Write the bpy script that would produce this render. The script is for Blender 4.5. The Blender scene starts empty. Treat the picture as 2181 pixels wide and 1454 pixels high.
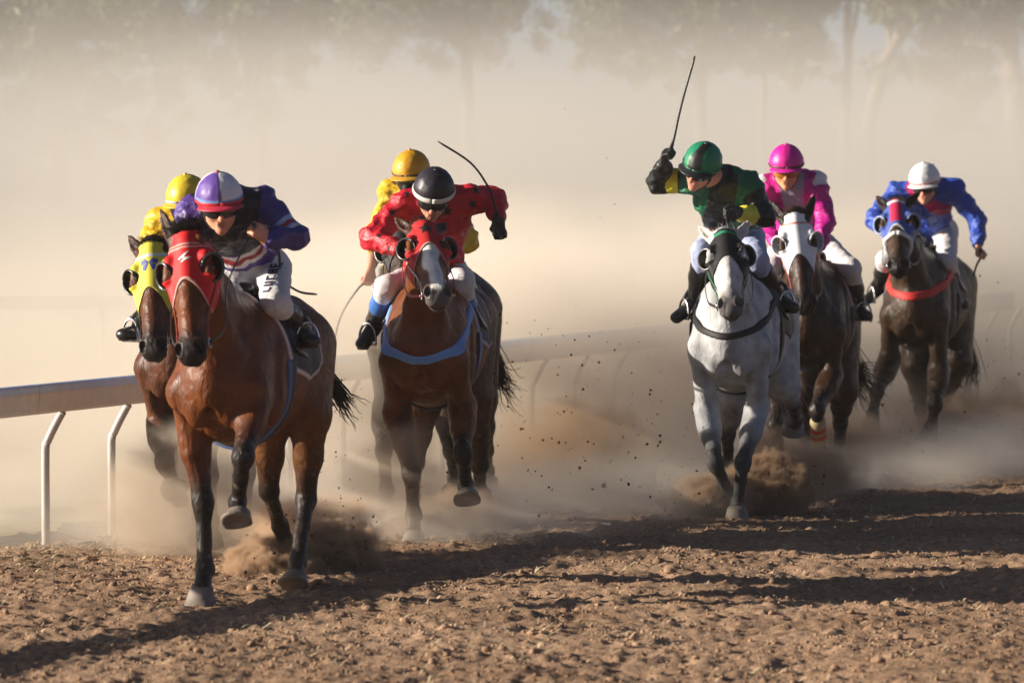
import bpy, math, random, time
import numpy as np
from mathutils import Vector, Matrix, noise as mnoise

# ------------------------------------------------------------------ camera, sky, sun, exposure
R = math.radians
sc = bpy.context.scene
col = sc.collection
FPX, CW, CH, CAMZ, HOR = 10450.0, 2181.0, 1454.0, 2.2, 340.0     # focal length in photo pixels, size of the photo, eye height, horizon row
PITCH = math.atan((CH / 2 - HOR) / FPX)
cam_d = bpy.data.cameras.new('camera')
cam = bpy.data.objects.new('camera', cam_d)
col.objects.link(cam)
cam.location = (0, 0, CAMZ)
cam.rotation_euler = (R(90) - PITCH, 0, 0)
cam_d.sensor_width = 36.0
cam_d.lens = 36.0 * FPX / CW
cam_d.clip_start = 0.5
cam_d.clip_end = 3000
cam_d.dof.use_dof = True
cam_d.dof.focus_distance = 27.5
cam_d.dof.aperture_fstop = 3.6
sc.camera = cam

SUN_EL = R(16.4)
SUN_DIR = Vector((0.997, 0.08, 0)).normalized() * math.cos(SUN_EL) + Vector((0, 0, -math.sin(SUN_EL)))   # the way the light travels
world = bpy.data.worlds.new('World')
sc.world = world
world.use_nodes = True
wn = world.node_tree
wn.nodes.clear()
w_out = wn.nodes.new('ShaderNodeOutputWorld')
w_bg = wn.nodes.new('ShaderNodeBackground')
w_sky = wn.nodes.new('ShaderNodeTexSky')
w_sky.sky_type = 'NISHITA'
w_sky.sun_disc = False
w_sky.sun_elevation = SUN_EL
w_sky.sun_rotation = math.atan2(-SUN_DIR.x, -SUN_DIR.y)
w_sky.dust_density = 1.0
w_sky.air_density = 0.4
w_sky.ozone_density = 1.3
w_bg.inputs['Strength'].default_value = 0.05
wn.links.new(w_sky.outputs[0], w_bg.inputs[0])
wn.links.new(w_bg.outputs[0], w_out.inputs[0])
sun_d = bpy.data.lights.new('sun', 'SUN')
sun_d.energy = 5.0
sun_d.angle = R(0.5)
sun_d.color = (1.0, 0.90, 0.76)
sun = bpy.data.objects.new('sun', sun_d)
col.objects.link(sun)
sun.rotation_euler = SUN_DIR.to_track_quat('-Z', 'Y').to_euler()
sc.view_settings.view_transform = 'Standard'
sc.view_settings.look = 'None'
sc.view_settings.exposure = 0.92
sc.view_settings.gamma = 1.0
sc.view_settings.use_curve_mapping = False
sc.cycles.use_denoising = True
sc.cycles.max_bounces = 6
sc.cycles.diffuse_bounces = 2
sc.cycles.glossy_bounces = 2
sc.cycles.transmission_bounces = 2
sc.cycles.volume_bounces = 3
sc.cycles.transparent_max_bounces = 8
sc.cycles.volume_step_rate = 1.0
sc.cycles.volume_max_steps = 128

# ------------------------------------------------------------------ small helpers
def S(r, g, b):
    f = lambda c: (c / 255) / 12.92 if c <= 10 else ((c / 255 + 0.055) / 1.055) ** 2.4
    return (f(r), f(g), f(b))

def V(*a):
    return np.array(a if len(a) > 1 else a[0], dtype=np.float64)

def nrm(v):
    v = np.asarray(v, dtype=np.float64)
    return v / max(np.linalg.norm(v), 1e-9)

CFW = V(0, math.cos(PITCH), -math.sin(PITCH))
CUP = V(0, math.sin(PITCH), math.cos(PITCH))
CAM = V(0, 0, CAMZ)

def ray(u, v):
    return CFW + V(1, 0, 0) * (u - CW / 2) / FPX + CUP * (CH / 2 - v) / FPX

def at(u, v, y):
    """the point at distance y from the camera that the photo shows at pixel (u, v)"""
    r = ray(u, v)
    return CAM + r * (y / r[1])

def on_ground(u, v, z=0.0):
    r = ray(u, v)
    return CAM + r * ((z - CAMZ) / r[2])

def tag(o, label=None, cat=None, group=None, kind=None):
    if label: o['label'] = label
    if cat: o['category'] = cat
    if group: o['group'] = group
    if kind: o['kind'] = kind
    return o

def link(o, parent=None):
    col.objects.link(o)
    if parent is not None:
        o.parent = parent
    return o

def mesh_obj(name, verts, faces, mat, parent=None, colors=None, smooth=True, matrix=None):
    me = bpy.data.meshes.new(name)
    verts = np.asarray(verts, dtype=np.float32)
    if isinstance(faces, np.ndarray):
        n, k = faces.shape
        me.vertices.add(len(verts))
        me.vertices.foreach_set('co', verts.ravel())
        me.loops.add(n * k)
        me.loops.foreach_set('vertex_index', faces.astype(np.int32).ravel())
        me.polygons.add(n)
        me.polygons.foreach_set('loop_start', np.arange(0, n * k, k, dtype=np.int32))
        me.update(calc_edges=True)
    else:
        me.from_pydata([tuple(map(float, v)) for v in verts], [], [tuple(int(i) for i in f) for f in faces])
    if smooth:
        me.polygons.foreach_set('use_smooth', np.ones(len(me.polygons), dtype=bool))
    if colors is not None:
        ca = me.color_attributes.new('Col', 'FLOAT_COLOR', 'POINT')
        c = np.ones((len(verts), 4), dtype=np.float32)
        c[:, :3] = colors
        ca.data.foreach_set('color', c.ravel())
    me.materials.append(mat)
    o = bpy.data.objects.new(name, me)
    link(o, parent)
    return o

# ------------------------------------------------------------------ signed-distance modelling: smooth unions of limbs, then one continuous surface
class Field:
    def __init__(self, lo, hi, h):
        self.h = h
        self.lo = np.asarray(lo, dtype=np.float64)
        self.n = np.ceil((np.asarray(hi) - self.lo) / h).astype(int) + 1
        self.a = np.full(self.n, 1.0, dtype=np.float32)
        self.ax = [(self.lo[i] + h * np.arange(self.n[i])).astype(np.float32) for i in range(3)]
    def box(self, lo, hi):
        i0 = np.clip(np.floor((np.asarray(lo) - self.lo) / self.h).astype(int), 0, self.n)
        i1 = np.clip(np.ceil((np.asarray(hi) - self.lo) / self.h).astype(int) + 1, 0, self.n)
        sl = tuple(slice(a, b) for a, b in zip(i0, i1))
        return sl, (self.ax[0][sl[0]][:, None, None], self.ax[1][sl[1]][None, :, None], self.ax[2][sl[2]][None, None, :])
    def add(self, p, off=0.0):
        kind, k = p[0], p[-1]
        lo, hi = bounds(p, off)
        pad = k + 3 * self.h
        sl, xyz = self.box(lo - pad, hi + pad)
        if min(s.stop - s.start for s in sl) <= 0:
            return
        d = dist(p, *xyz) - np.float32(off)
        cur = self.a[sl]
        if kind.startswith('sub'):
            d = -d
            h = np.maximum(k - np.abs(cur - d), 0) / k
            self.a[sl] = np.maximum(cur, d) + h * h * k * 0.25
        else:
            h = np.maximum(k - np.abs(cur - d), 0) / k
            self.a[sl] = np.minimum(cur, d) - h * h * k * 0.25
    def sample(self, p):
        p = np.asarray(p, dtype=np.float64)
        g = (p - self.lo) / self.h
        i = np.clip(np.floor(g).astype(int), 0, self.n - 2)
        f = np.clip(g - i, 0, 1)
        out = 0
        for dx in (0, 1):
            for dy in (0, 1):
                for dz in (0, 1):
                    w = (f[..., 0] if dx else 1 - f[..., 0]) * (f[..., 1] if dy else 1 - f[..., 1]) * (f[..., 2] if dz else 1 - f[..., 2])
                    out = out + w * self.a[i[..., 0] + dx, i[..., 1] + dy, i[..., 2] + dz]
        return out
    def grad(self, p):
        e = self.h
        g = np.stack([self.sample(p + e * np.eye(3)[i]) - self.sample(p - e * np.eye(3)[i]) for i in range(3)], -1)
        return g / np.maximum(np.linalg.norm(g, axis=-1, keepdims=True), 1e-6)
    def project(self, p, off=0.004, it=6):
        """slide points onto the surface"""
        p = np.asarray(p, dtype=np.float64).copy()
        for _ in range(it):
            d = self.sample(p) - off
            p -= self.grad(p) * np.clip(d, -0.05, 0.05)[..., None]
        return p

def bounds(p, off=0.0):
    k = p[0]
    if k.endswith('econe'):
        a, b, up, ra, rb = p[1:6]
        r = max(max(ra), max(rb)) + off
        return np.minimum(a, b) - r, np.maximum(a, b) + r
    if k.endswith('cone'):
        a, b, ra, rb = p[1:5]
        r = max(ra, rb) + off
        return np.minimum(a, b) - r, np.maximum(a, b) + r
    c, rot, rad = p[1:4]
    e = np.sqrt(((rot.T * rad) ** 2).sum(1)) + off
    return c - e, c + e

def dist(p, X, Y, Z):
    k = p[0]
    f4 = np.float32
    if k.endswith('econe'):
        a, b, up, ra, rb = p[1:6]
        ab = b - a
        L = max(np.linalg.norm(ab), 1e-6)
        ax = ab / L
        lat = nrm(np.cross(ax, up))
        ver = np.cross(lat, ax)
        px, py, pz = X - f4(a[0]), Y - f4(a[1]), Z - f4(a[2])
        s = px * f4(ax[0]) + py * f4(ax[1]) + pz * f4(ax[2])
        t = np.clip(s / f4(L), 0, 1)
        rem = s - t * f4(L)
        u = px * f4(lat[0]) + py * f4(lat[1]) + pz * f4(lat[2])
        w = px * f4(ver[0]) + py * f4(ver[1]) + pz * f4(ver[2])
        ru = f4(ra[0]) + t * f4(rb[0] - ra[0])
        rw = f4(ra[1]) + t * f4(rb[1] - ra[1])
        rm = np.minimum(ru, rw)
        q0 = (u / ru) ** 2 + (w / rw) ** 2 + (rem / rm) ** 2
        k0 = np.sqrt(q0)
        k1 = np.sqrt((u / (ru * ru)) ** 2 + (w / (rw * rw)) ** 2 + (rem / (rm * rm)) ** 2) + f4(1e-6)
        return np.maximum(k0 * (k0 - 1) / k1, -rm)
    if k.endswith('cone'):
        a, b, ra, rb = p[1:5]
        ab = b - a
        L2 = max((ab ** 2).sum(), 1e-9)
        px, py, pz = X - f4(a[0]), Y - f4(a[1]), Z - f4(a[2])
        t = np.clip((px * f4(ab[0]) + py * f4(ab[1]) + pz * f4(ab[2])) / f4(L2), 0, 1)
        d = np.sqrt((px - t * f4(ab[0])) ** 2 + (py - t * f4(ab[1])) ** 2 + (pz - t * f4(ab[2])) ** 2)
        return d - (f4(ra) + t * f4(rb - ra))
    c, rot, rad = p[1:4]
    px, py, pz = X - f4(c[0]), Y - f4(c[1]), Z - f4(c[2])
    q = []
    for i in range(3):
        q.append(px * f4(rot[i][0]) + py * f4(rot[i][1]) + pz * f4(rot[i][2]))
    k0 = np.sqrt(sum((q[i] / f4(rad[i])) ** 2 for i in range(3)))
    k1 = np.sqrt(sum((q[i] / f4(rad[i] ** 2)) ** 2 for i in range(3))) + f4(1e-6)
    return np.maximum(k0 * (k0 - 1) / k1, -f4(min(rad)))

def cone(a, b, ra, rb, k=0.02): return ('cone', V(a), V(b), ra, rb, k)
def econe(a, b, up, ra, rb, k=0.03): return ('econe', V(a), V(b), V(up), ra, rb, k)
def ell(c, rad, rot=None, k=0.02): return ('ell', V(c), np.eye(3) if rot is None else np.asarray(rot, dtype=np.float64), V(rad), k)
def subell(c, rad, rot=None, k=0.01): return ('subell', V(c), np.eye(3) if rot is None else np.asarray(rot, dtype=np.float64), V(rad), k)
def subcone(a, b, ra, rb, k=0.01): return ('subcone', V(a), V(b), ra, rb, k)
def frame(x, up):
    """rows: along x, across, up"""
    x = nrm(x); y = nrm(np.cross(up, x)); return np.array([x, y, np.cross(x, y)])

def field_of(prims, h, off=0.0, pad=0.03):
    lo = np.min([bounds(p, off)[0] for p in prims if not p[0].startswith('sub')], axis=0) - pad
    hi = np.max([bounds(p, off)[1] for p in prims if not p[0].startswith('sub')], axis=0) + pad
    f = Field(lo, hi, h)
    for p in prims:
        f.add(p, off if not p[0].startswith('sub') else 0.0)
    return f

def surface(f, a=None):
    """naive surface nets: a smooth quad surface of the zero set"""
    a = f.a if a is None else a
    s = a < 0
    nx, ny, nz = a.shape
    cnt = np.zeros((nx - 1, ny - 1, nz - 1), dtype=np.int8)
    for dx in (0, 1):
        for dy in (0, 1):
            for dz in (0, 1):
                cnt += s[dx:nx - 1 + dx, dy:ny - 1 + dy, dz:nz - 1 + dz]
    act = np.argwhere((cnt > 0) & (cnt < 8))
    if len(act) == 0:
        return np.zeros((0, 3)), np.zeros((0, 4), dtype=np.int32)
    idx = np.full(cnt.shape, -1, dtype=np.int32)
    i, j, k = act.T
    idx[i, j, k] = np.arange(len(act))
    corner = {}
    for dx in (0, 1):
        for dy in (0, 1):
            for dz in (0, 1):
                corner[dx, dy, dz] = a[i + dx, j + dy, k + dz]
    acc = np.zeros((len(act), 3))
    num = np.zeros(len(act))
    for axis in range(3):
        o = [x for x in range(3) if x != axis]
        for p in (0, 1):
            for q in (0, 1):
                c0 = [0, 0, 0]; c0[o[0]] = p; c0[o[1]] = q
                c1 = list(c0); c1[axis] = 1
                v0, v1 = corner[tuple(c0)], corner[tuple(c1)]
                m = (v0 < 0) != (v1 < 0)
                t = np.where(m, v0 / np.where(m, v0 - v1, 1), 0)
                pos = np.tile(np.array(c0, dtype=np.float64), (len(act), 1))
                pos[:, axis] += t
                acc[m] += pos[m]
                num += m
    verts = (act + acc / np.maximum(num, 1)[:, None]) * f.h + f.lo
    quads = []
    for axis in range(3):
        o = [(axis + 1) % 3, (axis + 2) % 3]
        sl0 = [slice(1, -1)] * 3; sl1 = [slice(1, -1)] * 3
        sl0[axis] = slice(0, -1); sl1[axis] = slice(1, None)
        e0, e1 = s[tuple(sl0)], s[tuple(sl1)]
        for flip in (False, True):
            m = (e0 & ~e1) if not flip else (~e0 & e1)
            g = np.argwhere(m)
            if len(g) == 0: continue
            base = g.copy()
            base[:, o[0]] += 1; base[:, o[1]] += 1        # grid index of the edge start
            def cell(d0, d1):
                c = base.copy(); c[:, o[0]] -= d0; c[:, o[1]] -= d1
                return idx[c[:, 0], c[:, 1], c[:, 2]]
            q = np.stack([cell(1, 1), cell(0, 1), cell(0, 0), cell(1, 0)], 1)
            quads.append(q if not flip else q[:, ::-1])
    q = np.concatenate(quads)
    return verts, q[(q >= 0).all(1)]

def nearest_t(p, a, b):
    """distance and parameter of points to a segment"""
    ab = b - a
    t = np.clip(((p - a) @ ab) / max((ab ** 2).sum(), 1e-9), 0, 1)
    return np.linalg.norm(p - a - t[:, None] * ab, axis=1), t

def mix(a, b, t):
    t = np.asarray(t)[..., None]
    return np.asarray(a) * (1 - t) + np.asarray(b) * t

def sstep(a, b, x):
    t = np.clip((x - a) / (b - a), 0, 1)
    return t * t * (3 - 2 * t)

def in_poly(px, py, poly):
    inside = np.zeros(px.shape, dtype=bool)
    n = len(poly)
    for i in range(n):
        x0, y0 = poly[i]; x1, y1 = poly[(i + 1) % n]
        c = ((y0 > py) != (y1 > py)) & (px < (x1 - x0) * (py - y0) / (y1 - y0 + 1e-12) + x0)
        inside ^= c
    return inside

def star_poly(n, r0, r1, rot=0):
    return [((r0 if i % 2 == 0 else r1) * math.sin(rot + math.pi * i / n), (r0 if i % 2 == 0 else r1) * math.cos(rot + math.pi * i / n)) for i in range(2 * n)]

def wobble(verts, amp, freq, seed=0, octaves=2, stretch=(1, 1, 1)):
    out = np.empty(len(verts))
    s = Vector((seed * 3.7, seed * 1.3, -seed * 2.1))
    st = V(stretch) * freq
    for i, v in enumerate(verts):
        q = Vector(v * st) + s
        n = mnoise.noise(q)
        if octaves > 1: n += 0.5 * mnoise.noise(q * 2.1)
        out[i] = n
    return out * amp

def vnormals(verts, quads):
    n = np.zeros_like(verts)
    e = np.cross(verts[quads[:, 2]] - verts[quads[:, 0]], verts[quads[:, 3]] - verts[quads[:, 1]])
    for i in range(4):
        np.add.at(n, quads[:, i], e)
    return n / np.maximum(np.linalg.norm(n, axis=1, keepdims=True), 1e-12)

def catmull(pts, n):
    pts = np.asarray(pts, dtype=np.float64)
    if len(pts) < 3:
        return np.array([pts[0] + (pts[-1] - pts[0]) * t for t in np.linspace(0, 1, n)])
    P = np.vstack([2 * pts[0] - pts[1], pts, 2 * pts[-1] - pts[-2]])
    out = []
    for u in np.linspace(0, len(pts) - 1 - 1e-6, n):
        i = int(u); t = u - i
        p0, p1, p2, p3 = P[i:i + 4]
        out.append(0.5 * (2 * p1 + (p2 - p0) * t + (2 * p0 - 5 * p1 + 4 * p2 - p3) * t * t + (3 * p1 - p0 - 3 * p2 + p3) * t ** 3))
    return np.array(out)

def tube_geo(pts, rad, seg=8, flat=1.0, up=(0, 0, 1)):
    """closed tube; rad a number or one per point; flat < 1 squashes it along its own normal"""
    pts = np.asarray(pts, dtype=np.float64)
    n = len(pts)
    rad = np.full(n, rad) if np.isscalar(rad) else np.asarray(rad)
    tan = np.gradient(pts, axis=0)
    tan /= np.maximum(np.linalg.norm(tan, axis=1, keepdims=True), 1e-9)
    ups = np.tile(V(up), (n, 1)) if np.ndim(up) == 1 else np.asarray(up)
    vs, fs = [], []
    prev = None
    for i in range(n):
        a = np.cross(tan[i], ups[i])
        if np.linalg.norm(a) < 1e-3: a = prev if prev is not None else np.cross(tan[i], V(1, 0.1, 0))
        a = nrm(a); prev = a
        b = np.cross(a, tan[i])
        for s in range(seg):
            th = 2 * math.pi * s / seg
            vs.append(pts[i] + rad[i] * (a * math.cos(th) + b * math.sin(th) * flat))
    for i in range(n - 1):
        for s in range(seg):
            q = i * seg + s; r = i * seg + (s + 1) % seg
            fs.append((q, r, r + seg, q + seg))
    fs.append(tuple(range(seg - 1, -1, -1)))
    fs.append(tuple(range((n - 1) * seg, n * seg)))
    return vs, fs

def join_geo(parts):
    vs, fs = [], []
    for v, f in parts:
        o = len(vs)
        vs += list(v)
        fs += [tuple(i + o for i in q) for q in f]
    return vs, fs

def tube(name, pts, rad, mat, parent=None, **kw):
    v, f = tube_geo(pts, rad, **kw)
    return mesh_obj(name, v, f, mat, parent)

def lathe_geo(prof, org, axis, seg=24, sx=1.0, up=(0, 0, 1), arc=None):
    """profile of (radius, height) turned about axis"""
    fr = frame(axis, V(up) if abs(np.dot(nrm(axis), nrm(up))) < 0.98 else V(1, 0, 0))
    vs, fs = [], []
    for r, h in prof:
        for s in range(seg):
            th = 2 * math.pi * s / seg
            vs.append(V(org) + fr[0] * h + fr[1] * r * math.cos(th) * sx + fr[2] * r * math.sin(th))
    for i in range(len(prof) - 1):
        for s in range(seg):
            q = i * seg + s; r = i * seg + (s + 1) % seg
            fs.append((q, r, r + seg, q + seg))
    return vs, fs

# ------------------------------------------------------------------ materials
def new_mat(name):
    m = bpy.data.materials.new(name)
    m.use_nodes = True
    nt = m.node_tree
    b = nt.nodes['Principled BSDF']
    return m, nt, b

def add_bump(nt, b, scale, strength, dist=0.004, detail=3, stretch=None, distort=0.0):
    tc = nt.nodes.new('ShaderNodeTexCoord')
    n = nt.nodes.new('ShaderNodeTexNoise')
    n.inputs['Scale'].default_value = scale
    n.inputs['Detail'].default_value = detail
    if stretch:
        mp = nt.nodes.new('ShaderNodeMapping')
        mp.inputs['Scale'].default_value = stretch
        nt.links.new(tc.outputs['Object'], mp.inputs[0]); nt.links.new(mp.outputs[0], n.inputs['Vector'])
    else:
        nt.links.new(tc.outputs['Object'], n.inputs['Vector'])
    n.inputs['Distortion'].default_value = distort
    bp = nt.nodes.new('ShaderNodeBump')
    bp.inputs['Strength'].default_value = strength
    bp.inputs['Distance'].default_value = dist
    nt.links.new(n.outputs['Fac'], bp.inputs['Height'])
    nt.links.new(bp.outputs[0], b.inputs['Normal'])
    return n

def mat_attr(name, rough, spec=0.5, sheen=0.0, bump=None, sub=0.0, vary=0.0, coat=0.0, rvar=0.0):
    """colour from the mesh's own colour attribute, with a little mottling"""
    m, nt, b = new_mat(name)
    at_ = nt.nodes.new('ShaderNodeAttribute'); at_.attribute_name = 'Col'
    src = at_.outputs['Color']
    if vary:
        tc = nt.nodes.new('ShaderNodeTexCoord')
        n = nt.nodes.new('ShaderNodeTexNoise'); n.inputs['Scale'].default_value = 9; n.inputs['Detail'].default_value = 5
        nt.links.new(tc.outputs['Object'], n.inputs['Vector'])
        mr = nt.nodes.new('ShaderNodeMapRange')
        mr.inputs['From Min'].default_value = 0.3; mr.inputs['From Max'].default_value = 0.7
        mr.inputs['To Min'].default_value = 1 - vary; mr.inputs['To Max'].default_value = 1 + vary
        nt.links.new(n.outputs['Fac'], mr.inputs['Value'])
        mx = nt.nodes.new('ShaderNodeMix'); mx.data_type = 'RGBA'; mx.blend_type = 'MULTIPLY'
        mx.inputs[0].default_value = 1.0
        nt.links.new(src, mx.inputs[6]); nt.links.new(mr.outputs[0], mx.inputs[7])
        src = mx.outputs[2]
    nt.links.new(src, b.inputs['Base Color'])
    b.inputs['Roughness'].default_value = rough
    b.inputs['Specular IOR Level'].default_value = spec
    b.inputs['Sheen Weight'].default_value = sheen
    b.inputs['Coat Weight'].default_value = coat
    if sub:
        b.inputs['Subsurface Weight'].default_value = sub
        b.inputs['Subsurface Radius'].default_value = (0.02, 0.008, 0.004)
        b.inputs['Subsurface Scale'].default_value = 0.3
    if bump: add_bump(nt, b, *bump)
    if rvar:
        tc = nt.nodes.new('ShaderNodeTexCoord')
        n = nt.nodes.new('ShaderNodeTexNoise'); n.inputs['Scale'].default_value = 22; n.inputs['Detail'].default_value = 8; n.inputs['Roughness'].default_value = .7
        nt.links.new(tc.outputs['Object'], n.inputs['Vector'])
        mr = nt.nodes.new('ShaderNodeMapRange')
        mr.inputs['From Min'].default_value = 0.3; mr.inputs['From Max'].default_value = 0.7
        mr.inputs['To Min'].default_value = rough - rvar; mr.inputs['To Max'].default_value = rough + rvar
        nt.links.new(n.outputs['Fac'], mr.inputs['Value']); nt.links.new(mr.outputs[0], b.inputs['Roughness'])
    return m

def mat_flat(name, c, rough=0.5, metal=0.0, spec=0.5, bump=None, coat=0.0, vary=0.12):
    m, nt, b = new_mat(name)
    b.inputs['Roughness'].default_value = rough
    b.inputs['Metallic'].default_value = metal
    b.inputs['Specular IOR Level'].default_value = spec
    b.inputs['Coat Weight'].default_value = coat
    tc = nt.nodes.new('ShaderNodeTexCoord')
    n = nt.nodes.new('ShaderNodeTexNoise'); n.inputs['Scale'].default_value = 14; n.inputs['Detail'].default_value = 4
    nt.links.new(tc.outputs['Object'], n.inputs['Vector'])
    cr = nt.nodes.new('ShaderNodeValToRGB')
    cr.color_ramp.elements[0].position = 0.3; cr.color_ramp.elements[1].position = 0.7
    cr.color_ramp.elements[0].color = (*[x * (1 - vary) for x in c], 1)
    cr.color_ramp.elements[1].color = (*[min(x * (1 + vary), 1) for x in c], 1)
    nt.links.new(n.outputs['Fac'], cr.inputs[0]); nt.links.new(cr.outputs[0], b.inputs['Base Color'])
    if bump: add_bump(nt, b, *bump)
    return m

M = {}
M['coat'] = mat_attr('horse_coat', 0.45, 0.22, 0.0, (16, 0.75, 0.022, 9, (1, 1, .5), .8), vary=0.30, rvar=.16)
M['grey_coat'] = mat_attr('grey_horse_coat', 0.64, 0.22, 0.0, (16, 0.6, 0.020, 9, (1, 1, .5), .8), vary=0.28, rvar=.1)
M['hood'] = mat_attr('stretch_cloth', 0.6, 0.3, 0.0, (220, 0.2, 0.002, 2), vary=0.05)
M['silk'] = mat_attr('racing_silk', 0.46, 0.40, 0.0, (11, 0.6, 0.022, 4, (1, 1, 1.7), 1.6), vary=0.07)
M['helmet'] = mat_attr('helmet_silk', 0.44, 0.40, 0.0, (16, 0.35, 0.008, 3, None, 1.0), vary=0.06)
M['breeches'] = mat_attr('white_breeches', 0.75, 0.2, 0.0, (13, 0.6, 0.018, 4, (1.4, 1, 1), 1.0), vary=0.05)
M['skin'] = mat_attr('skin', 0.5, 0.4, 0.0, None, sub=0.15, vary=0.07)
M['leather'] = mat_flat('black_leather', (0.014, 0.013, 0.014), 0.38, bump=(60, 0.2, 0.003))
M['brown_leather'] = mat_flat('brown_leather', (0.06, 0.022, 0.014), 0.42, bump=(60, 0.2, 0.003))
M['plastic'] = mat_flat('black_plastic', (0.012, 0.012, 0.013), 0.25)
M['lens'] = mat_flat('goggle_lens', (0.012, 0.013, 0.016), 0.12, spec=0.7)
M['metal'] = mat_flat('steel', (0.55, 0.55, 0.56), 0.25, 1.0)
M['hoof'] = mat_flat('hoof_horn', (0.20, 0.165, 0.135), 0.6, bump=(40, 0.5, 0.004), vary=0.25)
M['darkhoof'] = mat_flat('dark_hoof_horn', (0.05, 0.042, 0.036), 0.6, bump=(40, 0.5, 0.004), vary=0.25)
M['hair'] = mat_flat('black_hair', (0.010, 0.008, 0.007), 0.6, spec=.15, vary=0.3)
M['eye'] = mat_flat('horse_eye', (0.012, 0.007, 0.005), 0.06, spec=0.8)
M['pale_hair'] = mat_flat('grey_hair', (0.22, 0.21, 0.2), 0.6, vary=0.3)
def M_color(name, c, rough=0.5, **kw):
    if name not in M: M[name] = mat_flat(name, c, rough, **kw)
    return M[name]

# ------------------------------------------------------------------ ground
def vnoise(x, y, f, seed=0):
    """smooth lattice noise in 0..1"""
    x = x * f + seed * 17.13; y = y * f - seed * 9.71
    xi = np.floor(x).astype(np.int64); yi = np.floor(y).astype(np.int64)
    u = x - xi; v = y - yi
    u = u * u * (3 - 2 * u); v = v * v * (3 - 2 * v)
    def hsh(a, b):
        n = (a * 374761393 + b * 668265263 + seed * 974711) & 0x7fffffff
        n = (n ^ (n >> 13)) * 1274126177 & 0x7fffffff
        return ((n ^ (n >> 16)) & 0xffff) / 65535.0
    return (hsh(xi, yi) * (1 - u) + hsh(xi + 1, yi) * u) * (1 - v) + (hsh(xi, yi + 1) * (1 - u) + hsh(xi + 1, yi + 1) * u) * v

RAIL_A, RAIL_D = V(-2.66, 27.7), nrm(V(0.385, 1.0))
RAIL_N = V(RAIL_D[1], -RAIL_D[0])                     # towards the track
def rail_dist(x, y):
    return (x - RAIL_A[0]) * RAIL_N[0] + (y - RAIL_A[1]) * RAIL_N[1]

def dirt_height(x, y):
    h = .044 * (vnoise(x, y, .9, 1) - .5) - .10 * np.clip(vnoise(x, y, 4.3, 21) - .74, 0, 1) + .022 * (vnoise(x, y, 3.1, 2) - .5) + .016 * (vnoise(x, y, 8, 3) - .5)
    c = vnoise(x, y, 17, 4); h += .034 * np.clip(c - .52, 0, 1)
    c = vnoise(x, y, 33, 5); h += .036 * np.clip(c - .45, 0, 1)
    return h

def dirt_material():
    m, nt, b = new_mat('track_dirt')
    N = nt.nodes; L_ = nt.links
    tc = N.new('ShaderNodeTexCoord')
    def noise_(sc_, det, rough=.6):
        n = N.new('ShaderNodeTexNoise'); n.inputs['Scale'].default_value = sc_; n.inputs['Detail'].default_value = det; n.inputs['Roughness'].default_value = rough
        L_.new(tc.outputs['Object'], n.inputs['Vector']); return n
    n1 = noise_(.7, 6); n2 = noise_(26, 6, .7)
    r1 = N.new('ShaderNodeValToRGB')
    r1.color_ramp.elements[0].position = .30; r1.color_ramp.elements[0].color = (.30, .190, .120, 1)
    r1.color_ramp.elements[1].position = .70; r1.color_ramp.elements[1].color = (.52, .35, .235, 1)
    r2 = N.new('ShaderNodeValToRGB')
    r2.color_ramp.elements[0].position = .32; r2.color_ramp.elements[0].color = (.55, .52, .50, 1)
    r2.color_ramp.elements[1].position = .66; r2.color_ramp.elements[1].color = (1.18, 1.15, 1.1, 1)
    mx = N.new('ShaderNodeMix'); mx.data_type = 'RGBA'; mx.blend_type = 'MULTIPLY'; mx.inputs[0].default_value = 1
    L_.new(n1.outputs['Fac'], r1.inputs[0]); L_.new(n2.outputs['Fac'], r2.inputs[0])
    L_.new(r1.outputs[0], mx.inputs[6]); L_.new(r2.outputs[0], mx.inputs[7]); L_.new(mx.outputs[2], b.inputs['Base Color'])
    b.inputs['Roughness'].default_value = .95
    b.inputs['Specular IOR Level'].default_value = .12
    n3 = noise_(70, 5, .7)
    bp = N.new('ShaderNodeBump'); bp.inputs['Strength'].default_value = .7; bp.inputs['Distance'].default_value = .02
    L_.new(n3.outputs['Fac'], bp.inputs['Height']); L_.new(bp.outputs[0], b.inputs['Normal'])
    return m
M['dirt'] = dirt_material()
def grade(parts):
    out = []
    for a, b, st in parts: out.append(np.arange(a, b, st))
    return np.concatenate(out)
def grid_sheet(name, xs, ys, hfun, mat, keep=None):
    X, Y = np.meshgrid(xs, ys, indexing='ij')
    Z = hfun(X, Y)
    v = np.stack([X.ravel(), Y.ravel(), Z.ravel()], 1)
    nx, ny = len(xs), len(ys)
    i, j = np.meshgrid(np.arange(nx - 1), np.arange(ny - 1), indexing='ij')
    q = np.stack([i * ny + j, (i + 1) * ny + j, (i + 1) * ny + j + 1, i * ny + j + 1], -1).reshape(-1, 4)
    if keep is not None:
        cx = v[q].mean(1)
        q = q[keep(cx[:, 0], cx[:, 1])]
        used = np.unique(q); mp = np.full(len(v), -1); mp[used] = np.arange(len(used))
        v = v[used]; q = mp[q]
    return mesh_obj(name, v, q, mat)
gx = grade([(-90, -14, 4.0), (-14, -5, .4), (-5, -3.6, .08), (-3.6, 5.2, .022), (5.2, 9, .08), (9, 16, .4), (16, 240.1, 6.0)])
gy = grade([(-30, 9, 3.0), (9, 16, .25), (16, 19.2, .07), (19.2, 33.5, .031), (33.5, 42, .12), (42, 60, .3), (60, 400, 8.0)])
track = grid_sheet('track', gx, gy, dirt_height, M['dirt'])
tag(track, 'churned reddish brown dirt racetrack', kind='structure')

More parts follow.
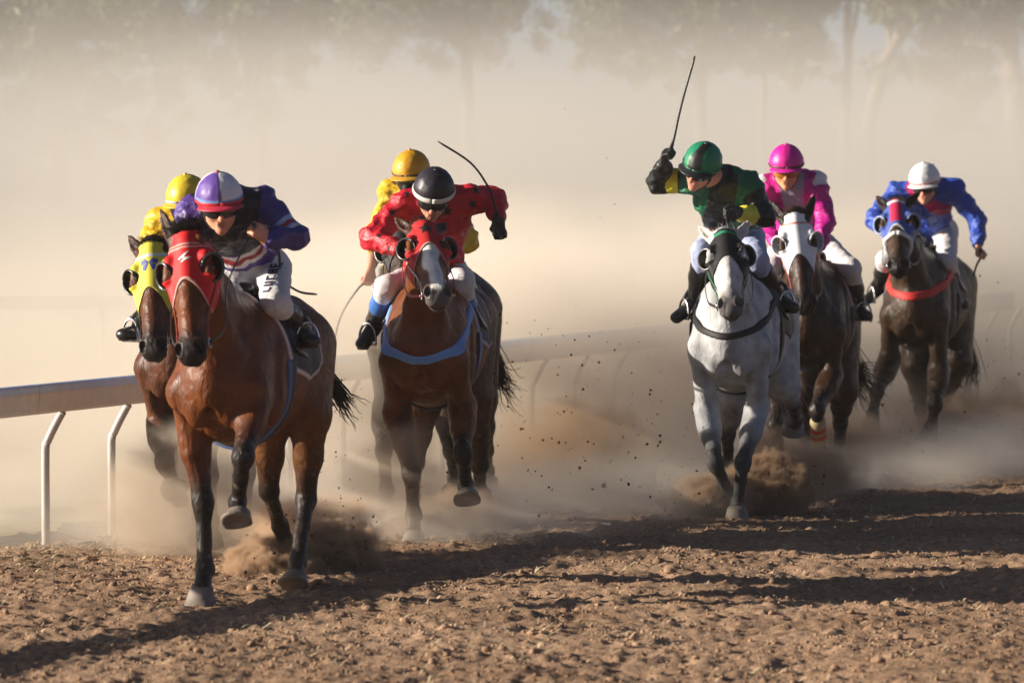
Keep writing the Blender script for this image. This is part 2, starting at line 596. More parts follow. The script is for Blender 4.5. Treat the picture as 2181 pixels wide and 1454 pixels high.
def grass_material():
    m, nt, b = new_mat('dry_grass')
    N = nt.nodes; L_ = nt.links
    tc = N.new('ShaderNodeTexCoord')
    n = N.new('ShaderNodeTexNoise'); n.inputs['Scale'].default_value = 1.1; n.inputs['Detail'].default_value = 8; n.inputs['Roughness'].default_value = .7
    L_.new(tc.outputs['Object'], n.inputs['Vector'])
    r = N.new('ShaderNodeValToRGB')
    r.color_ramp.elements[0].position = .35; r.color_ramp.elements[0].color = (.14, .145, .06, 1)
    r.color_ramp.elements[1].position = .65; r.color_ramp.elements[1].color = (.32, .26, .15, 1)
    L_.new(n.outputs['Fac'], r.inputs[0]); L_.new(r.outputs[0], b.inputs['Base Color'])
    b.inputs['Roughness'].default_value = .95; b.inputs['Specular IOR Level'].default_value = .1
    return m
M['grass'] = grass_material()
ix = grade([(-120, -12, 4.0), (-12, 6, .09), (6, 140.1, 4.0)]); iy = grade([(-30, 16, 3.0), (16, 48, .10), (48, 400, 8.0)])
infield = grid_sheet('infield', ix, iy, lambda x, y: .052 + .05 * (vnoise(x, y, 1.3, 8) - .5) + .05 * (vnoise(x, y, 9, 9) - .4), M['grass'], lambda x, y: rail_dist(x, y) < -.25 + .25 * (vnoise(x, y, 2.2, 6) - .5))
tag(infield, 'pale dry grass of the infield behind the rail', kind='structure')

# loose clods and straw lying on the track
def ico(n):
    import bmesh
    bm = bmesh.new(); bmesh.ops.create_icosphere(bm, subdivisions=n, radius=1.0)
    v = np.array([x.co[:] for x in bm.verts]); f = np.array([[q.index for q in p.verts] for p in bm.faces]); bm.free()
    return v, f
ICO1, ICO2 = ico(1), ico(2)
def lumps(pos, size, rng, base, squash=.7):
    bv, bf = base
    n = len(pos)
    nv = len(bv)
    shp = bv[None] * (1 + .45 * (rng.random((n, nv, 1)) - .5))
    ax = rng.normal(size=(n, 4)); ax /= np.linalg.norm(ax, axis=1, keepdims=True)
    w, x, y, z = ax.T
    Rm = np.stack([1 - 2 * (y * y + z * z), 2 * (x * y - z * w), 2 * (x * z + y * w), 2 * (x * y + z * w), 1 - 2 * (x * x + z * z), 2 * (y * z - x * w), 2 * (x * z - y * w), 2 * (y * z + x * w), 1 - 2 * (x * x + y * y)], 1).reshape(n, 3, 3)
    sc3 = size[:, None] * (1 + .5 * (rng.random((n, 3)) - .5))
    v = np.einsum('nij,nvj->nvi', Rm, shp * sc3[:, None, :])
    v[:, :, 2] *= squash
    v += pos[:, None, :]
    f = (bf[None] + (np.arange(n) * nv)[:, None, None]).reshape(-1, 3)
    return v.reshape(-1, 3), f
rng = np.random.default_rng(5)
n_cl = 52000
u = rng.random(n_cl) ** 1.25
cy = 19.7 + u * 16.0
cx = -.14 * cy + rng.random(n_cl) * (.29 * cy + 1.5)
sz = .003 + .009 * rng.random(n_cl) ** 2.2 + .020 * (rng.random(n_cl) < .02) * rng.random(n_cl)
ok = (rail_dist(cx, cy) > -.2) & (vnoise(cx, cy, 2.5, 11) + rng.random(n_cl) * .6 > .55)
cx, cy, sz = cx[ok], cy[ok], sz[ok]
pos = np.stack([cx, cy, dirt_height(cx, cy) + sz * .25], 1)
big = sz > .015
v1, f1 = lumps(pos[~big], sz[~big], rng, ICO1)
v2, f2 = lumps(pos[big], sz[big], rng, ICO2)
clods = mesh_obj('dirt_clods', np.vstack([v1, v2]), np.vstack([f1, f2 + len(v1)]), M['dirt'], smooth=False)
tag(clods, 'loose clods of brown soil scattered over the track', kind='stuff')
def straw_bits(n, xy, ln):
    vs, fs = [], []
    rnd = random.Random(9)
    for i in range(n):
        x, y = xy(rnd)
        a = rnd.uniform(0, math.pi); l = rnd.uniform(*ln); w = rnd.uniform(.0018, .0045)
        d = V(math.cos(a), math.sin(a), rnd.uniform(-.25, .45)) * l / 2; p = V(-math.sin(a), math.cos(a), 0) * w
        c = V(x, y, float(dirt_height(np.array([x]), np.array([y]))[0]) + .012)
        o = len(vs); k = V(0, 0, rnd.uniform(-.01, .012))
        vs += [c - d + p, c - d - p, c + k - p, c + k + p, c + d - p, c + d + p, c + k + V(0, 0, -.003)]
        fs += [(o, o + 1, o + 2, o + 3), (o + 3, o + 2, o + 4, o + 5), (o + 1, o, o + 6), (o + 4, o + 6, o + 5)]
    return vs, fs
M['straw'] = mat_flat('straw', (.58, .47, .29), .8, vary=.25)
def straw_xy(r):
    if r.random() < .62:
        t = r.uniform(-9, 5); o = abs(r.gauss(0, .55)) - .05
        p = RAIL_A + RAIL_D * t + RAIL_N * o
        return p[0], p[1]
    y = 19.8 + r.random() * 12
    return r.uniform(-.12, .15) * y, y
vs, fs = straw_bits(5200, straw_xy, (.025, .085))
straw = mesh_obj('straw', vs, fs, M['straw'], smooth=False)
tag(straw, 'pale straw litter scattered beside the rail and over the dirt', kind='stuff')

# ------------------------------------------------------------------ running rails
M['rail_white'] = mat_flat('rail_plastic', (.72, .68, .64), .5, bump=(8, .1, .01), vary=.06)
M['rail_blue'] = mat_flat('rail_blue_cap', (.50, .64, .92), .4, vary=.06)
M['post_metal'] = mat_flat('post_paint', (.46, .42, .39), .45, .1, vary=.1)
def running_rail(a, d, n_, t0, t1, step, label, z0=.775, z1=.945, over=.10, cap=True, per=3):
    root = bpy.data.objects.new('running_rail', None); link(root)
    base = a + d * t0
    root.location = (base[0], base[1], 0)
    tag(root, label, 'rail', 'running rails')
    P3 = lambda t, o, z: V(a[0] + d[0] * t + n_[0] * o - base[0], a[1] + d[1] * t + n_[1] * o - base[1], z)
    prof = [(0, z0), (.030, z0 + .006), (.036, z0 + .02), (.040, z1 - .06), (.038, z1 - .046)]
    back = [(-.014, z1 - .046), (-.016, z1 - .06), (-.010, z0 + .02), (-.006, z0 + .006)]
    loop = [(over + x, z) for x, z in prof + back]
    capl = [(over + x, z) for x, z in [(.0415, z1 - .0455), (.042, z1 - .012), (.028, z1), (.006, z1 + .002), (-.010, z1 - .008), (-.0175, z1 - .0455)]]
    n_seg = int((t1 - t0) / (step * per))
    shared = {}
    for s in range(n_seg):
        ta, tb = t0 + s * step * per, t0 + (s + 1) * step * per - .006
        for nm, lp, mt in (('rail_panel', loop, M['rail_white']), ('rail_cap', capl, M['rail_blue'] if cap else M['rail_white'])):
            if nm not in shared:
                k = len(lp)
                vs = [P3(ta, o, z) for o, z in lp] + [P3(tb, o, z) for o, z in lp]
                fs = [(i, (i + 1) % k, k + (i + 1) % k, k + i) for i in range(k)] + [tuple(range(k))[::-1], tuple(range(k, 2 * k))]
                o_ = mesh_obj(nm, vs, fs, mt, root, smooth=False)
                shared[nm] = (o_, ta)
            else:
                o_ = shared[nm][0].copy(); link(o_, root)
                dt = ta - shared[nm][1]
                o_.location = (d[0] * dt, d[1] * dt, 0)
    first = None
    t = t0 + .35
    while t < t1 - .1:
        if first is None:
            pts = [P3(t, 0, -.15), P3(t, 0, .2), P3(t, 0, .56), P3(t, .015, .61), P3(t, .05, .68), P3(t, over, .765), P3(t, over + .012, z0 + .004)]
            first = (tube('rail_post', catmull(pts, 22), .024, M['post_metal'], root, seg=10, up=(d[0], d[1], 0)), t)
        else:
            o_ = first[0].copy(); link(o_, root)
            dt = t - first[1]
            o_.location = (d[0] * dt, d[1] * dt, 0)
        t += step
    return root
running_rail(RAIL_A, RAIL_D, RAIL_N, -8.04, 22, .86, 'inside running rail with pale blue cap and bent posts, nearest the horses')
FD = nrm(V(1.0, .12)); FN = V(FD[1], -FD[0])
running_rail(V(-3.2, 46), FD, FN, -9, 6, 1.0, 'white running rail far across the infield, faint in the dust', z0=.80, z1=.945, cap=False)

# ------------------------------------------------------------------ trees beyond the course
M['bark'] = mat_flat('gum_bark', (.17, .13, .10), .85, bump=(6, .6, .03), vary=.3)
def leaf_mat(name, c):
    m, nt, b = new_mat(name)
    tc = nt.nodes.new('ShaderNodeTexCoord')
    n = nt.nodes.new('ShaderNodeTexNoise'); n.inputs['Scale'].default_value = 1.2; n.inputs['Detail'].default_value = 4
    nt.links.new(tc.outputs['Object'], n.inputs['Vector'])
    r = nt.nodes.new('ShaderNodeValToRGB')
    r.color_ramp.elements[0].position = .35; r.color_ramp.elements[0].color = (*[x * .7 for x in c], 1)
    r.color_ramp.elements[1].position = .65; r.color_ramp.elements[1].color = (*[x * 1.3 for x in c], 1)
    nt.links.new(n.outputs['Fac'], r.inputs[0]); nt.links.new(r.outputs[0], b.inputs['Base Color'])
    b.inputs['Roughness'].default_value = .6
    b.inputs['Subsurface Weight'].default_value = 0
    return m
M['leaf'] = leaf_mat('gum_leaves', (.075, .092, .036))
def gum_tree(label, foot, limbs, clumps, r0, seed, leaves=3600, lsize=.095):
    """limbs: lists of (x, z) offsets in metres from the foot (y chosen by chance); clumps: (x, z, radius)"""
    rnd = random.Random(seed); rg = np.random.default_rng(seed)
    root = bpy.data.objects.new('gum_tree', None); link(root); root.location = foot
    tag(root, label, 'tree', 'gum trees beyond the course')
    geo = []
    for li, (r_a, r_b, pts) in enumerate(limbs):
        yy = 0
        p3 = []
        for k, q in enumerate(pts):
            p3.append(V(q[0], q[2] if len(q) > 2 else (rnd.uniform(-.3, .3) * k if li else 0), q[1]))
        c = catmull(p3, 14)
        c += np.array([[rnd.gauss(0, .02), rnd.gauss(0, .02), 0] for _ in c])
        geo.append(tube_geo(c, np.linspace(r_a, r_b, 14), 9, up=(0, 1, .1)))
    v, f = join_geo(geo)
    mesh_obj('trunk', v, f, M['bark'], root)
    tot = sum(c[2] ** 2 for c in clumps)
    allp = []
    twigs = []
    for (x, z, r) in clumps:
        n = int(2.6 * leaves * r * r / tot)
        nb = max(3, int(5 * r))
        sub = [(V(x, rnd.uniform(-1, 1) * r * .7, z) + V(*rg.normal(size=3)) * r * .42, r * rnd.uniform(.22, .42)) for _ in range(nb * 3)]
        for i in range(n):
            c, rr = sub[rnd.randrange(len(sub))]
            d = rg.normal(size=3)
            allp.append(c + d * rr * .52 * V(1, 1, .8))
    P_ = np.array(allp)
    n = len(P_)
    d1 = rg.normal(size=(n, 3)); d1[:, 2] = d1[:, 2] * .6 - .9; d1 /= np.linalg.norm(d1, axis=1, keepdims=True)
    d2 = np.cross(d1, rg.normal(size=(n, 3))); d2 /= np.linalg.norm(d2, axis=1, keepdims=True)
    L1 = (lsize * (.7 + .6 * rg.random(n)))[:, None]
    v = np.stack([P_ - d1 * L1, P_ + d2 * L1 * .20, P_ + d1 * L1, P_ - d2 * L1 * .20], 1).reshape(-1, 3)
    q = np.arange(n * 4).reshape(n, 4)
    mesh_obj('crown', v, q, M['leaf'], root, smooth=False)
    return root
def px_at(u, y): return V((u - CW / 2) / FPX * y, y, 0)
TY = 84.0
mpp = TY / FPX
def up_z(v): return CAMZ - (v - HOR) * mpp
def tree_px(label, base_u, y, limbs_px, clumps_px, seed, **kw):
    m = y / FPX
    foot = px_at(base_u, y)
    conv = lambda u, v: ((u - base_u) * m, max(CAMZ - (v - HOR) * m, -.2))
    limbs = [(ra, rb, [conv(*p) for p in pts]) for ra, rb, pts in limbs_px]
    clumps = [(*conv(u, v), r) for u, v, r in clumps_px]
    return gum_tree(label, foot, limbs, clumps, .2, seed, **kw)
tree_px('tall gum tree with a thick pale trunk at the right edge of the haze', 2170, 82, [(.20, .13, [(2172, 640), (2166, 300), (2150, 100), (2128, -80), (2110, -260)]), (.08, .03, [(2146, 60), (2190, -40), (2240, -120)])],
    [(2060, -60, 1.5), (2150, -160, 1.9), (2240, -90, 1.3), (2090, 40, .75), (2000, 30, .7), (2040, -260, 1.6), (2180, 20, .45), (2210, 150, .5), (2100, 110, .35)], 21, leaves=5600)
tree_px('slender gum tree leaning right and forking low behind the dust', 1845, 80, [(.13, .08, [(1835, 640), (1848, 300), (1870, 180), (1910, 90), (1950, 20), (1990, -110)]), (.06, .03, [(1896, 110), (1888, 40), (1870, -60)]), (.05, .02, [(1940, 40), (1900, 20), (1860, -10)])],
    [(1960, -90, 1.0), (1870, -70, .8), (1930, 30, .28), (1880, 30, .25), (1985, 140, .80), (2060, 170, .65), (2010, 80, .6), (2030, 230, .5)], 22, leaves=4400)
tree_px('gum tree with two thin upright stems behind the pink capped jockey', 1800, 86, [(.10, .06, [(1796, 640), (1798, 300), (1806, 120), (1808, -40), (1800, -180)]), (.06, .03, [(1806, 110), (1822, 40), (1834, -60)])],
    [(1790, -120, 1.1), (1740, -20, .8), (1700, 40, .7), (1660, 80, .8), (1720, 130, .5), (1690, 150, .5)], 23, leaves=3600)
tree_px('bushy gum tree with low hanging foliage left of the raised whip', 1480, 84, [(.13, .08, [(1485, 640), (1490, 300), (1500, 60), (1490, -120)]), (.06, .03, [(1498, 90), (1540, -30)])],
    [(1400, 0, 1.1), (1500, -50, 1.3), (1560, 70, .8), (1450, 90, .8), (1330, 60, .8), (1280, -20, .9), (1600, -30, .8), (1260, 80, .6), (1520, 150, .5), (1380, 140, .5)], 24, leaves=5400)
tree_px('thin gum tree standing between the bushy trees, right of the raised whip', 1625, 88, [(.08, .05, [(1622, 640), (1625, 300), (1622, 60), (1630, -120)]), (.04, .02, [(1624, 160), (1680, 60)])],
    [(1620, -70, .9), (1580, 10, .6), (1650, 30, .5), (1600, 110, .4)], 25, leaves=2200)
tree_px('broad gum tree dimly seen in the dust above the red jockey', 1010, 90, [(.15, .09, [(1010, 640), (1000, 300), (990, 60), (1005, -140)])],
    [(950, -30, 1.3), (1060, -20, 1.2), (860, 20, 1.1), (1130, 50, .6), (1000, 70, .9), (770, -20, 1.3), (900, -150, 1.6), (700, 30, .9), (820, 110, .6), (940, 120, .6)], 26, leaves=5200)
tree_px('spreading gum tree above the yellow cap, with blue sky showing through', 560, 80, [(.12, .07, [(565, 640), (555, 300), (520, 100), (480, -60)]), (.06, .03, [(540, 190), (600, 60), (640, -60)])],
    [(480, -40, 1.2), (380, 50, .85), (300, 20, 1.0), (560, 60, 1.0), (640, -20, 1.0), (500, 150, .6), (390, 190, .5), (250, 120, .5), (620, 130, .6), (560, 220, .5), (330, 280, .45)], 27, leaves=5600)
tree_px('big drooping gum tree at the far left, crown hanging low', 120, 76, [(.20, .11, [(115, 640), (125, 300), (140, 100), (160, -80)]), (.09, .03, [(130, 200), (60, 60), (20, -60)])],
    [(60, 60, .9), (170, 40, 1.0), (100, -60, 1.3), (230, -30, 1.0), (30, 190, .9), (175, 190, .6), (60, 290, .75), (-40, 100, .9), (290, 210, .5), (160, 300, .5), (240, 270, .35), (20, 380, .5), (120, 120, .5)], 28, leaves=7200)

# ------------------------------------------------------------------ air: even haze, and the dust the field throws up
def box_obj(name, lo, hi, mat):
    lo, hi = V(lo), V(hi)
    vs = [(x, y, z) for x in (lo[0], hi[0]) for y in (lo[1], hi[1]) for z in (lo[2], hi[2])]
    fs = [(0, 1, 3, 2), (4, 6, 7, 5), (0, 4, 5, 1), (2, 3, 7, 6), (0, 2, 6, 4), (1, 5, 7, 3)]
    return mesh_obj(name, vs, fs, mat, smooth=False)
def vol_mat(name, color, density, aniso=0.0):
    m = bpy.data.materials.new(name); m.use_nodes = True
    nt = m.node_tree; nt.nodes.clear()
    o = nt.nodes.new('ShaderNodeOutputMaterial'); p = nt.nodes.new('ShaderNodeVolumePrincipled')
    p.inputs['Color'].default_value = (*color, 1); p.inputs['Density'].default_value = density; p.inputs['Anisotropy'].default_value = aniso
    nt.links.new(p.outputs[0], o.inputs['Volume'])
    return m, nt, p
DUSTC = (.83, .79, .74)
m, nt, p = vol_mat('haze_air', DUSTC, .0004)
haze = box_obj('haze', (-95, -32, -1.2), (245, 140, 15.5), m)
tag(haze, 'thin dusty haze filling the air', kind='stuff')

def vmath(nt, op, a, b=None, c=None):
    n = nt.nodes.new('ShaderNodeMath'); n.operation = op
    for i, x in enumerate((a, b, c)):
        if x is None: continue
        if isinstance(x, (int, float)): n.inputs[i].default_value = x
        else: nt.links.new(x, n.inputs[i])
    return n.outputs[0]
def smooth_range(nt, x, a, b, lo=0.0, hi=1.0):
    n = nt.nodes.new('ShaderNodeMapRange'); n.interpolation_type = 'SMOOTHSTEP'
    n.inputs['From Min'].default_value = a; n.inputs['From Max'].default_value = b; n.inputs['To Min'].default_value = lo; n.inputs['To Max'].default_value = hi
    nt.links.new(x, n.inputs['Value']); return n.outputs[0]
def noise_node(nt, vec, scale, detail, stretch=None, offset=(0, 0, 0), rough=.5):
    mp = nt.nodes.new('ShaderNodeMapping'); mp.inputs['Scale'].default_value = stretch or (1, 1, 1); mp.inputs['Location'].default_value = offset
    nt.links.new(vec, mp.inputs[0])
    n = nt.nodes.new('ShaderNodeTexNoise'); n.inputs['Scale'].default_value = scale; n.inputs['Detail'].default_value = detail; n.inputs['Roughness'].default_value = rough
    nt.links.new(mp.outputs[0], n.inputs['Vector']); return n.outputs['Fac']
# the great bank of dust behind the field
m, nt, p = vol_mat('dust_bank_air', DUSTC, 0.0)
tc = nt.nodes.new('ShaderNodeTexCoord'); sx = nt.nodes.new('ShaderNodeSeparateXYZ')
nt.links.new(tc.outputs['Object'], sx.inputs[0])
nz = noise_node(nt, tc.outputs['Object'], .16, 3.0, (1, .6, 1.5))
zz = vmath(nt, 'ADD', sx.outputs['Z'], vmath(nt, 'MULTIPLY', vmath(nt, 'SUBTRACT', nz, .5), -3.2))
fall = smooth_range(nt, zz, 1.2, 4.3, 1.0, 0.045)
yy = vmath(nt, 'ADD', sx.outputs['Y'], vmath(nt, 'MULTIPLY', vmath(nt, 'SUBTRACT', nz, .5), 8.0))
yy = vmath(nt, 'ADD', yy, smooth_range(nt, sx.outputs['X'], -2.5, -6.0, 0.0, -6.5))
front = smooth_range(nt, yy, 37.2, 42.0)
topf = smooth_range(nt, sx.outputs['Z'], 5.0, 6.4, 1.0, 0.0)
dens = vmath(nt, 'MULTIPLY', vmath(nt, 'MULTIPLY', fall, front), vmath(nt, 'MULTIPLY', topf, .125))
nt.links.new(dens, p.inputs['Density'])
bank = box_obj('dust_bank', (-22, 36, -.05), (30, 68, 6.5), m)
tag(bank, 'wall of pale dust hanging behind the horses', kind='stuff')
# dust rolling along the ground among the hooves
m, nt, p = vol_mat('ground_dust_air', (.96, .88, .77), 0.0)
tc = nt.nodes.new('ShaderNodeTexCoord'); sx = nt.nodes.new('ShaderNodeSeparateXYZ')
nt.links.new(tc.outputs['Object'], sx.inputs[0])
nz = noise_node(nt, tc.outputs['Object'], .8, 4.0, (1, .7, 1.6))
nc = vmath(nt, 'SUBTRACT', nz, .5)
X_ = sx.outputs['X']
thick = smooth_range(nt, nz, .30, .72, .3, 1.0)
# tall dust trailing behind the leaders along the rail
fx = vmath(nt, 'ADD', 28.2, smooth_range(nt, X_, -1.2, -.1, 0.0, 4.5))
fx = vmath(nt, 'ADD', fx, vmath(nt, 'MULTIPLY', vmath(nt, 'MAXIMUM', vmath(nt, 'SUBTRACT', X_, .6), 0.0), 2.4))
ya = vmath(nt, 'ADD', vmath(nt, 'SUBTRACT', sx.outputs['Y'], fx), vmath(nt, 'MULTIPLY', nc, 1.6))
tall = vmath(nt, 'MULTIPLY', smooth_range(nt, ya, .0, 1.5), smooth_range(nt, vmath(nt, 'ADD', sx.outputs['Z'], vmath(nt, 'MULTIPLY', nc, -1.0)), .4, 2.0, 1.0, 0.0))
# low dust hugging the dirt round the hooves
fy = vmath(nt, 'ADD', 26.4, smooth_range(nt, X_, -1.1, 0.0, 0.0, 4.6))
fy = vmath(nt, 'ADD', fy, vmath(nt, 'MULTIPLY', vmath(nt, 'MAXIMUM', vmath(nt, 'SUBTRACT', X_, .4), 0.0), 1.7))
yb = vmath(nt, 'ADD', vmath(nt, 'SUBTRACT', sx.outputs['Y'], fy), vmath(nt, 'MULTIPLY', nc, 2.0))
lowd = vmath(nt, 'MULTIPLY', smooth_range(nt, yb, 0.0, 2.4), smooth_range(nt, vmath(nt, 'ADD', sx.outputs['Z'], vmath(nt, 'MULTIPLY', nc, -.8)), .0, .62, 1.0, 0.0))
tall = vmath(nt, 'MULTIPLY', tall, smooth_range(nt, X_, -2.6, -.3, .12, 1.0))
# a thin veil skimming the dirt just behind the leaders
fz = vmath(nt, 'ADD', 27.4, vmath(nt, 'MULTIPLY', vmath(nt, 'MAXIMUM', X_, 0.0), 1.65))
yz = vmath(nt, 'ADD', vmath(nt, 'SUBTRACT', sx.outputs['Y'], fz), vmath(nt, 'MULTIPLY', nc, 2.6))
skim = vmath(nt, 'MULTIPLY', smooth_range(nt, yz, 0.0, 1.6), smooth_range(nt, vmath(nt, 'ADD', sx.outputs['Z'], vmath(nt, 'MULTIPLY', nc, -.7)), .0, .34, 1.0, 0.0))
lowd = vmath(nt, 'ADD', lowd, vmath(nt, 'MULTIPLY', skim, 2.2))
dens = vmath(nt, 'MULTIPLY', thick, vmath(nt, 'ADD', vmath(nt, 'MULTIPLY', tall, 1.75), vmath(nt, 'MULTIPLY', lowd, .60)))
nt.links.new(dens, p.inputs['Density'])
low = box_obj('ground_dust', (-8.5, 25.0, -.04), (10, 44, 2.4), m)
tag(low, 'low brown dust rolling along the ground round the legs', kind='stuff')

# earth torn up by the hooves: dense bursts of soil and dust
def burst(u, v, y, size, density, colour, seed, label, scale=6.0, cut=(.42, .60), lean=(0, 0)):
    c = at(u, v, y)
    m, nt, p = vol_mat('soil_burst_air', colour, 0.0)
    tc = nt.nodes.new('ShaderNodeTexCoord')
    mp = nt.nodes.new('ShaderNodeMapping'); mp.inputs['Scale'].default_value = (1 / size[0], 1 / size[1], 1 / size[2])
    nt.links.new(tc.outputs['Object'], mp.inputs[0])
    ln = nt.nodes.new('ShaderNodeVectorMath'); ln.operation = 'LENGTH'; nt.links.new(mp.outputs[0], ln.inputs[0])
    nz = noise_node(nt, tc.outputs['Object'], scale, 6.0, (1, 1, 1.15), (seed * 3.1, seed * 1.7, seed), .62)
    if density > 60:
        nf = noise_node(nt, tc.outputs['Object'], scale * 3.4, 5.0, (1, 1, 1), (seed * 1.1, seed * 2.7, seed), .7)
        nz = vmath(nt, 'ADD', vmath(nt, 'MULTIPLY', nz, .62), vmath(nt, 'MULTIPLY', nf, .38))
        m.cycles.volume_step_rate = .45
    shape = vmath(nt, 'SUBTRACT', nz, vmath(nt, 'MULTIPLY', vmath(nt, 'POWER', ln.outputs['Value'], 2.0), .30))
    d = vmath(nt, 'MULTIPLY', smooth_range(nt, shape, cut[0] - .14, cut[1] - .14), smooth_range(nt, vmath(nt, 'ADD', ln.outputs['Value'], vmath(nt, 'MULTIPLY', vmath(nt, 'SUBTRACT', nz, .5), -.9)), .45, 1.0, density, 0.0))
    nt.links.new(d, p.inputs['Density'])
    o = box_obj('dust_burst', V(size) * -1, V(size), m)
    o.location = c
    tag(o, label, kind='stuff')
    return o
SOIL = (.64, .46, .31)
burst(596, 1215, 25.9, (.36, .28, .22), 120, SOIL, 1, 'tan burst of soil thrown up at the leading horse hind hooves', 6, (.40, .56))
burst(705, 1195, 26.1, (.32, .26, .25), 130, SOIL, 2, 'dark burst of soil beside the leading horse hind hoof', 7, (.40, .56))
burst(670, 1130, 26.5, (.50, .36, .26), 15, (.76, .58, .42), 3, 'brown dust above the leading horse hind hooves', 5, (.36, .66))
burst(890, 1150, 28.6, (.32, .26, .2), 75, SOIL, 4, 'burst of soil under the hooves of the horse with the blue strap', 7, (.40, .56))
burst(975, 1105, 29.2, (.44, .32, .26), 15, (.74, .57, .42), 5, 'brown dust behind the horse with the blue strap', 5, (.38, .66))
burst(1522, 1066, 30.2, (.35, .26, .22), 95, SOIL, 6, 'curling tan burst of soil left of the grey horse hoof', 7, (.40, .56))
burst(1632, 1062, 30.4, (.38, .28, .34), 120, SOIL, 7, 'dark burst of soil right of the grey horse hoof', 7, (.40, .56))
burst(1680, 1025, 32.0, (.60, .4, .42), 13, (.76, .57, .40), 8, 'brown cloud of dust behind the grey horse', 4, (.36, .64))
burst(1790, 985, 34.9, (.75, .5, .46), 7, (.78, .60, .43), 9, 'thin brown dust under the white hooded horse', 3)
burst(1225, 945, 33.2, (.8, .4, .42), 4.5, (.82, .62, .42), 10, 'drifting brown dust between the leaders and the grey', 3)
burst(2070, 930, 37.6, (.9, .6, .52), 7, (.84, .63, .43), 11, 'brown dust round the last horse hooves', 3)
burst(1985, 985, 36.4, (.4, .4, .22), 5, SOIL, 12, 'faint dust in front of the last horse', 4)
burst(400, 1060, 27.0, (.75, .45, .50), 4.2, (.80, .70, .58), 13, 'pale dust hiding the legs of the yellow hooded horse', 2.5, (.30, .62))
burst(845, 1010, 28.0, (.42, .3, .36), 3.0, (.78, .66, .54), 14, 'thin dust drifting over the forelegs of the horse with the blue strap', 3, (.34, .62))
# clods and specks flying through the air
fr = np.random.default_rng(8)
pts, szs = [], []
def spray(n, u0, u1, v0, v1, y0, y1, s0, s1):
    for _ in range(n):
        y = fr.uniform(y0, y1)
        p = at(fr.uniform(u0, u1), v0 + (v1 - v0) * fr.random() ** .7, y)
        if p[2] > .03: pts.append(p); szs.append(s0 + (s1 - s0) * fr.random() ** 3)
spray(170, 1040, 1480, 640, 1130, 28, 33, .003, .011)
spray(60, 560, 800, 820, 1230, 25.5, 27, .002, .007)
spray(120, 1400, 1800, 900, 1110, 29.5, 33, .003, .010)
spray(110, 1780, 2181, 560, 1050, 34, 38, .004, .012)
spray(50, 700, 1050, 1000, 1180, 27.5, 30, .003, .009)
def splash(n, u0, v0, y0, ru, rv, s0, s1):
    for _ in range(n):
        p = at(u0 + fr.normal() * ru, v0 + fr.normal() * rv, y0 + fr.normal() * .12)
        if p[2] > .01: pts.append(p); szs.append(s0 + (s1 - s0) * fr.random() ** 3)
splash(340, 600, 1215, 25.9, 42, 26, .003, .014)
splash(380, 705, 1195, 26.1, 36, 32, .003, .016)
splash(160, 660, 1120, 26.4, 60, 40, .002, .008)
splash(220, 895, 1155, 28.6, 34, 20, .003, .012)
splash(260, 1525, 1070, 30.2, 36, 24, .003, .012)
splash(420, 1630, 1065, 30.4, 42, 34, .003, .015)
splash(120, 1740, 1040, 33.5, 50, 30, .003, .010)
splash(120, 2030, 960, 36.5, 70, 30, .003, .010)
spray(40, 1100, 2181, 200, 640, 30, 37, .002, .006)
for u_, v_, y_, s_ in ((1286, 1034, 30, .017), (1262, 1041, 30, .012), (1378, 946, 30.5, .012), (1190, 942, 30, .010), (1213, 1106, 29.5, .016), (1165, 1131, 29.4, .013), (1126, 1128, 29.4, .011), (1195, 1130, 29.4, .011), (1225, 1103, 29.5, .007), (1436, 1071, 30, .008), (1323, 1021, 30, .009), (1140, 1003, 30, .006),
                       (755, 1203, 26, .016), (1860, 866, 35.5, .010), (1880, 862, 35.5, .012)):
    pts.append(at(u_, v_, y_)); szs.append(s_)
v_, f_ = lumps(np.array(pts), np.array(szs), fr, ICO1, 1.0)
M['soil'] = mat_flat('dark_soil', (.11, .065, .040), .95, spec=.1, vary=.3)  # flying clods get a darker soil colour than the track dirt
fly = mesh_obj('flying_clods', v_, f_, M['soil'], smooth=False)
tag(fly, 'specks and clods of dirt flying through the air', kind='stuff')

# ------------------------------------------------------------------ horses
class Rig:
    """one horse's place on the track, with the way from the photograph's pixels to points in its own frame (x forward, y to its left, z up)"""
    def __init__(self, u, y, yaw, back=0.55):
        self.yaw = R(yaw)
        self.fw = V(-math.sin(self.yaw), -math.cos(self.yaw), 0)
        self.lf = V(math.cos(self.yaw), -math.sin(self.yaw), 0)
        front = V((u - CW / 2) / FPX * y, y, 0)
        self.root = front - self.fw * back
        self.mw = Matrix(((self.fw[0], self.lf[0], 0, self.root[0]), (self.fw[1], self.lf[1], 0, self.root[1]), (0, 0, 1, 0), (0, 0, 0, 1)))
    def loc(self, w):
        d = np.asarray(w) - self.root
        return V(d @ self.fw, d @ self.lf, d[2])
    def wld(self, p):
        return self.root + self.fw * p[0] + self.lf * p[1] + V(0, 0, p[2])
    def px(self, u, v, x):
        r = ray(u, v)
        s = (x + (self.root - CAM) @ self.fw) / (r @ self.fw)
        return self.loc(CAM + r * s)
    def reach(self, prev, u, v, L, sign):
        """the point seen at (u, v) that lies L from prev, in front of it (+1) or behind it (-1)"""
        r = ray(u, v)
        q = CAM - self.wld(prev)
        a, b, c = r @ r, 2 * (r @ q), q @ q - L * L
        disc = b * b - 4 * a * c
        s = (-b - sign * math.sqrt(max(disc, 0))) / (2 * a)
        return self.loc(CAM + r * s)

